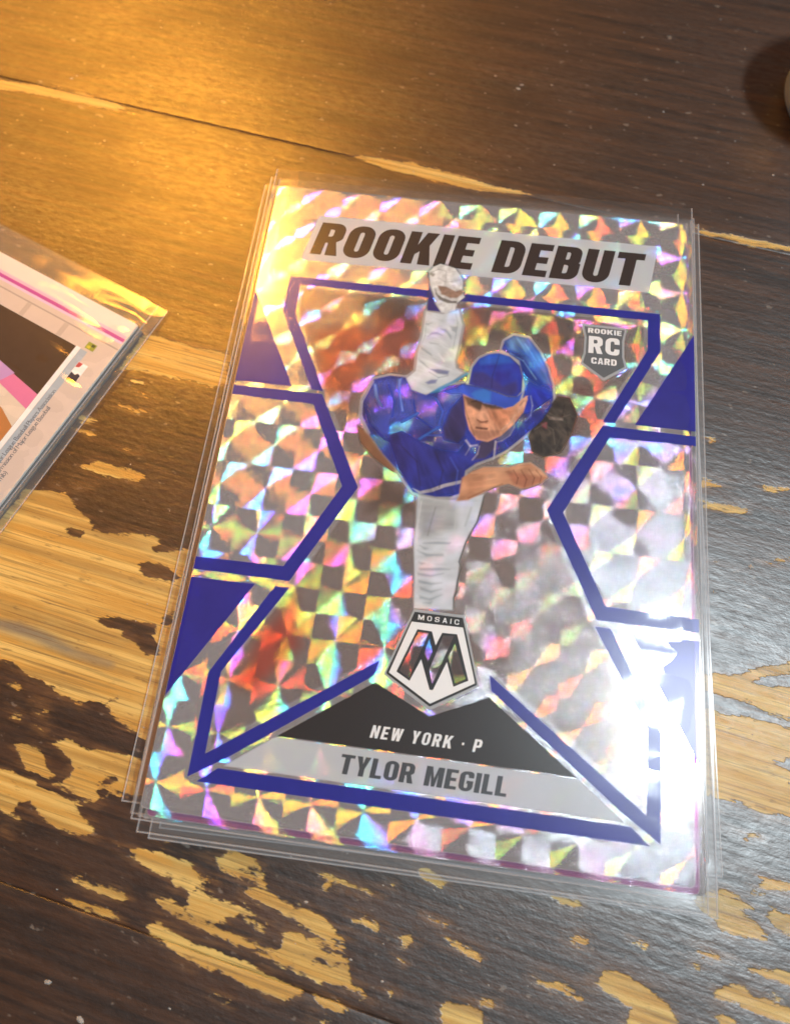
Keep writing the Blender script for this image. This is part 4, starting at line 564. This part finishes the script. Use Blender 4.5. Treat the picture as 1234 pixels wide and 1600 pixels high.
# ------------------------------------------------------------------ the card at the left, lying face down
LC = Vector((-50.215, 19.914)); VA = Vector((-0.37759, -0.92597)); VB = Vector((-0.92597, 0.37759))
def left_card():
    ang = math.atan2(-VB.y, -VB.x)                 # local x runs to the card's right edge as seen here
    ztop = 1.4
    # in this position the card lies on its side: 63.5 runs down the right edge... the long side runs off to the left
    w, h = 88.9, 63.5
    cx = LC + VB * (w / 2) + VA * (h / 2)
    def base(name, z): return empty(name, (cx.x, cx.y, z), ang)
    L = lambda pts: [(w / 2 - b, h / 2 - a) for a, b in pts]        # (down the right edge, in from it) -> local
    def slab(r, name, m, z1, dx=0, dy=0):
        v, f = rounded_slab(w, h, CT, .5, z1); return mesh_obj(name, v, f, m, r)
    # lower sleeved card
    r2 = base('trading_card', ztop - .66); r2.location.x += .0006; r2.location.y -= .0005
    tag(r2, 'grey edged card hidden beneath the face-down card at the left edge', 'card')
    slab(r2, 'card_stock', plain_material('grey_stock', '#6f6d6a', .5), 0)
    r = base('trading_card', ztop); tag(r, 'face-down baseball card with magenta stripe and dark photo panel, at the left edge', 'card')
    slab(r, 'card_stock', MAT['stock'], 0)
    F = lambda name, pts, c, z, m=None, rough=.35: Flat().poly(L(pts), z).build(name, m or plain_material('print_' + name, c, rough, vary=.06), r)
    F('grey_field', [(.05, .05), (63.4, .05), (63.4, 88.8), (.05, 88.8)], '#cbbfb8', .010)
    F('white_header', [(.1, .2), (3.0, .2), (3.0, 88), (.1, 88)], '#dcd6d2', .018)
    F('pale_magenta_edge', [(2.55, .25), (3.05, .25), (3.05, 88), (2.55, 88)], '#dfb2cf', .026)
    F('magenta_stripe', [(3.05, .25), (3.62, .25), (3.62, 88), (3.05, 88)], '#b5409c', .026)
    F('lilac_edge', [(3.62, .25), (4.05, .25), (4.05, 88), (3.62, 88)], '#d9bfe0', .026)
    F('divider_line', [(4.9, .1), (5.15, .1), (5.15, 88), (4.9, 88)], '#a59b96', .026)
    for b in (9.4, 16.8): F('divider_tick', [(5.2, b), (7.5, b), (7.5, b + .9), (5.2, b + .9)], '#b8aca5', .026)
    dk = F('photo_panel', [(7.6, 6.2), (60, 6.2), (60, 70), (7.6, 70)], '#4c3a2c', .020, m=plain_material('dark_photo_print', '#4a382b', .25, vary=.25, scale=.2))
    F('pink_band', [(14.9, 18), (16.9, 6.2), (19.6, 6.2), (17.4, 16), (15.6, 26), (12.4, 40), (9.5, 40)], '#d678a8', .034)
    F('lilac_band', [(14.0, 22), (15.8, 11.5), (17.8, 12.6), (16.1, 22)], '#bd96cf', .040)
    F('cream_band', [(17.4, 16), (19.6, 6.2), (22.8, 6.2), (21.2, 9.5), (19.5, 20), (17, 30), (15.6, 26)], '#d2c8bb', .034)
    F('orange_panel', [(22.8, 6.2), (40, 6.2), (40, 20), (19.5, 20), (21.2, 9.5)], '#b47a44', .034)
    F('white_rule', [(7.5, 5.35), (60, 5.35), (60, 6.15), (7.5, 6.15)], '#e6ecee', .030)
    F('blue_grey_strip', [(7.6, 4.0), (60, 4.0), (60, 5.3), (7.6, 5.3)], '#a3b4c4', .026)
    lg = F('green_logo', [(6.0, 3.3), (6.0, 4.9), (7.2, 4.9), (7.2, 3.3)], '#8f9a3c', .034)
    ml = F('league_logo', [(9.5, 2.4), (9.5, 4.15), (12.9, 4.15), (12.9, 2.4)], '#f2f0f0', .034)
    F('league_logo_navy', [(11.4, 2.45), (11.2, 3.0), (11.6, 3.3), (11.4, 4.1), (12.85, 4.1), (12.85, 2.45)], '#2c3144', .042)
    F('league_logo_red', [(9.55, 3.3), (9.55, 4.1), (10.5, 4.1), (10.3, 3.5)], '#b8464e', .042)
    for q, (c1, c2) in enumerate((((6.15, 3.5), (6.6, 4.1)), ((6.6, 4.1), (7.05, 4.7)))):
        F('logo_mark', [(c1[0], c1[1]), (c1[0], c2[1]), (c2[0], c2[1]), (c2[0], c1[1])], '#3f4a2a' if q == 0 else '#cfc23e', .042)
    inkm = plain_material('small_print_ink', '#5d6470', .5)
    for tx, a, b in (('n Major League Baseball Players Association', 15.0, 4.05), ('with permission of Major League Baseball', 17.6, 3.05), ('mlb)', 28.6, 2.1)):
        cu = bpy.data.curves.new('small_print', 'FONT'); cu.body = tx; cu.size = 1.05 * MM; cu.align_x = 'RIGHT'; cu.space_character = .82
        ob = bpy.data.objects.new('small_print', cu); link(ob); bpy.context.view_layer.update()
        me = bpy.data.meshes.new_from_object(ob.evaluated_get(bpy.context.evaluated_depsgraph_get())); bpy.data.objects.remove(ob)
        me.materials.clear(); me.materials.append(inkm)
        o = link(bpy.data.objects.new('small_print', me), r); x, y = L([(a, b)])[0]
        o.location = (x * MM, y * MM, .036 * MM); o.rotation_euler = (0, 0, math.pi / 2)
    global SLW, SLH
    old = (SLW, SLH); SLW, SLH = 94.2, 68.5
    s1 = make_sleeve(cx.x, cx.y, ztop, ang, 21.0, 'upper clear plastic sleeve around the face-down card, its flap glowing amber', None, wave=.05, flap=29.4)
    off = (Vector((math.cos(ang), math.sin(ang))) * -2.0 + Vector((-math.sin(ang), math.cos(ang))) * 2.0) * MM
    s1.location.x += off.x; s1.location.y += off.y
    s2 = make_sleeve(cx.x, cx.y, ztop - .66, ang + .004, 27.0, 'lower clear plastic sleeve sticking out beneath the face-down card at the left edge', None, 'film2', wave=.05)
    s2.location.x += off.x * .3 + .0006; s2.location.y += off.y * .8 - .0002
    SLW, SLH = old
left_card()

# ------------------------------------------------------------------ the white cap cut off at the right edge
def white_cap():
    r = empty('white_cap', (66.22, 78.84, 0)); tag(r, 'rounded white plastic cap cut off by the upper right edge of the picture', 'cap')
    prof = [(14.2, 0), (14.6, .5), (14.6, 5), (14.2, 6.2), (14.0, 6.6), (14.0, 16), (13.6, 18), (12.6, 19.6), (11, 20.4), (0, 20.6)]
    n = 64; v = []; f = []
    for R_, z_ in prof[:-1]:
        for k in range(n): v.append((R_ * math.cos(2 * math.pi * k / n), R_ * math.sin(2 * math.pi * k / n), z_))
    v.append((0, 0, 20.6)); m = len(prof) - 1
    for j in range(m - 1):
        for k in range(n): f.append((j * n + k, j * n + (k + 1) % n, (j + 1) * n + (k + 1) % n, (j + 1) * n + k))
    for k in range(n): f.append(((m - 1) * n + k, (m - 1) * n + (k + 1) % n, m * n))
    mesh_obj('cap_body', v, f, plain_material('white_plastic', '#dde8f6', .3), r, True)
white_cap()

# ------------------------------------------------------------------ crumbs and dust lying on the table
def dust():
    rnd = random.Random(11); v = []; f = []
    spots = [[-75.71,68.9,0.22],[-74.94,69.6,0.16],[0.8,78.21,0.16],[5.13,75.68,0.28],[5.64,76.64,0.22],[10.99,77.25,0.16],[-0.7,73.97,0.13],[30.74,73.31,0.19],[22.48,72.94,0.09],[37.33,58.24,0.16],[49.13,61.62,0.19],[23.61,91.4,0.13],[42.97,68.17,0.13],[-40.04,-65.14,0.32],[-35.32,-68.22,0.32],[37.84,-6.0,0.19],[42.53,-6.04,0.25],[37.48,-10.19,0.19],[-11.59,-53.35,0.16],[-5.42,-58.4,0.13]]
    pts = [(x, y, s) for x, y, s in spots] + [(rnd.uniform(-95, 58), rnd.uniform(-70, 100), rnd.uniform(.05, .13)) for _ in range(260)]
    for x, y, s in pts:
        n = len(v); k = rnd.randint(5, 7); ph = rnd.random() * 6; el = rnd.uniform(1, 2.0); an = rnd.uniform(-.6, .2)
        ring = []
        for q in range(k):
            a = ph + 2 * math.pi * q / k; rr = s * rnd.uniform(.7, 1.2); px, py = rr * math.cos(a) * el, rr * math.sin(a)
            ring.append((x + px * math.cos(an) - py * math.sin(an), y + px * math.sin(an) + py * math.cos(an), .01))
        v += ring + [(x, y, .02 + s * .5)]
        f += [(n + q, n + (q + 1) % k, n + k) for q in range(k)]
    o = mesh_obj('dust', v, f, plain_material('dust_grey', '#a8a098', .7, vary=.3), None)
    o['kind'] = 'stuff'; o['label'] = 'pale dust and crumbs scattered over the dark table'; o['category'] = 'dust'
dust()
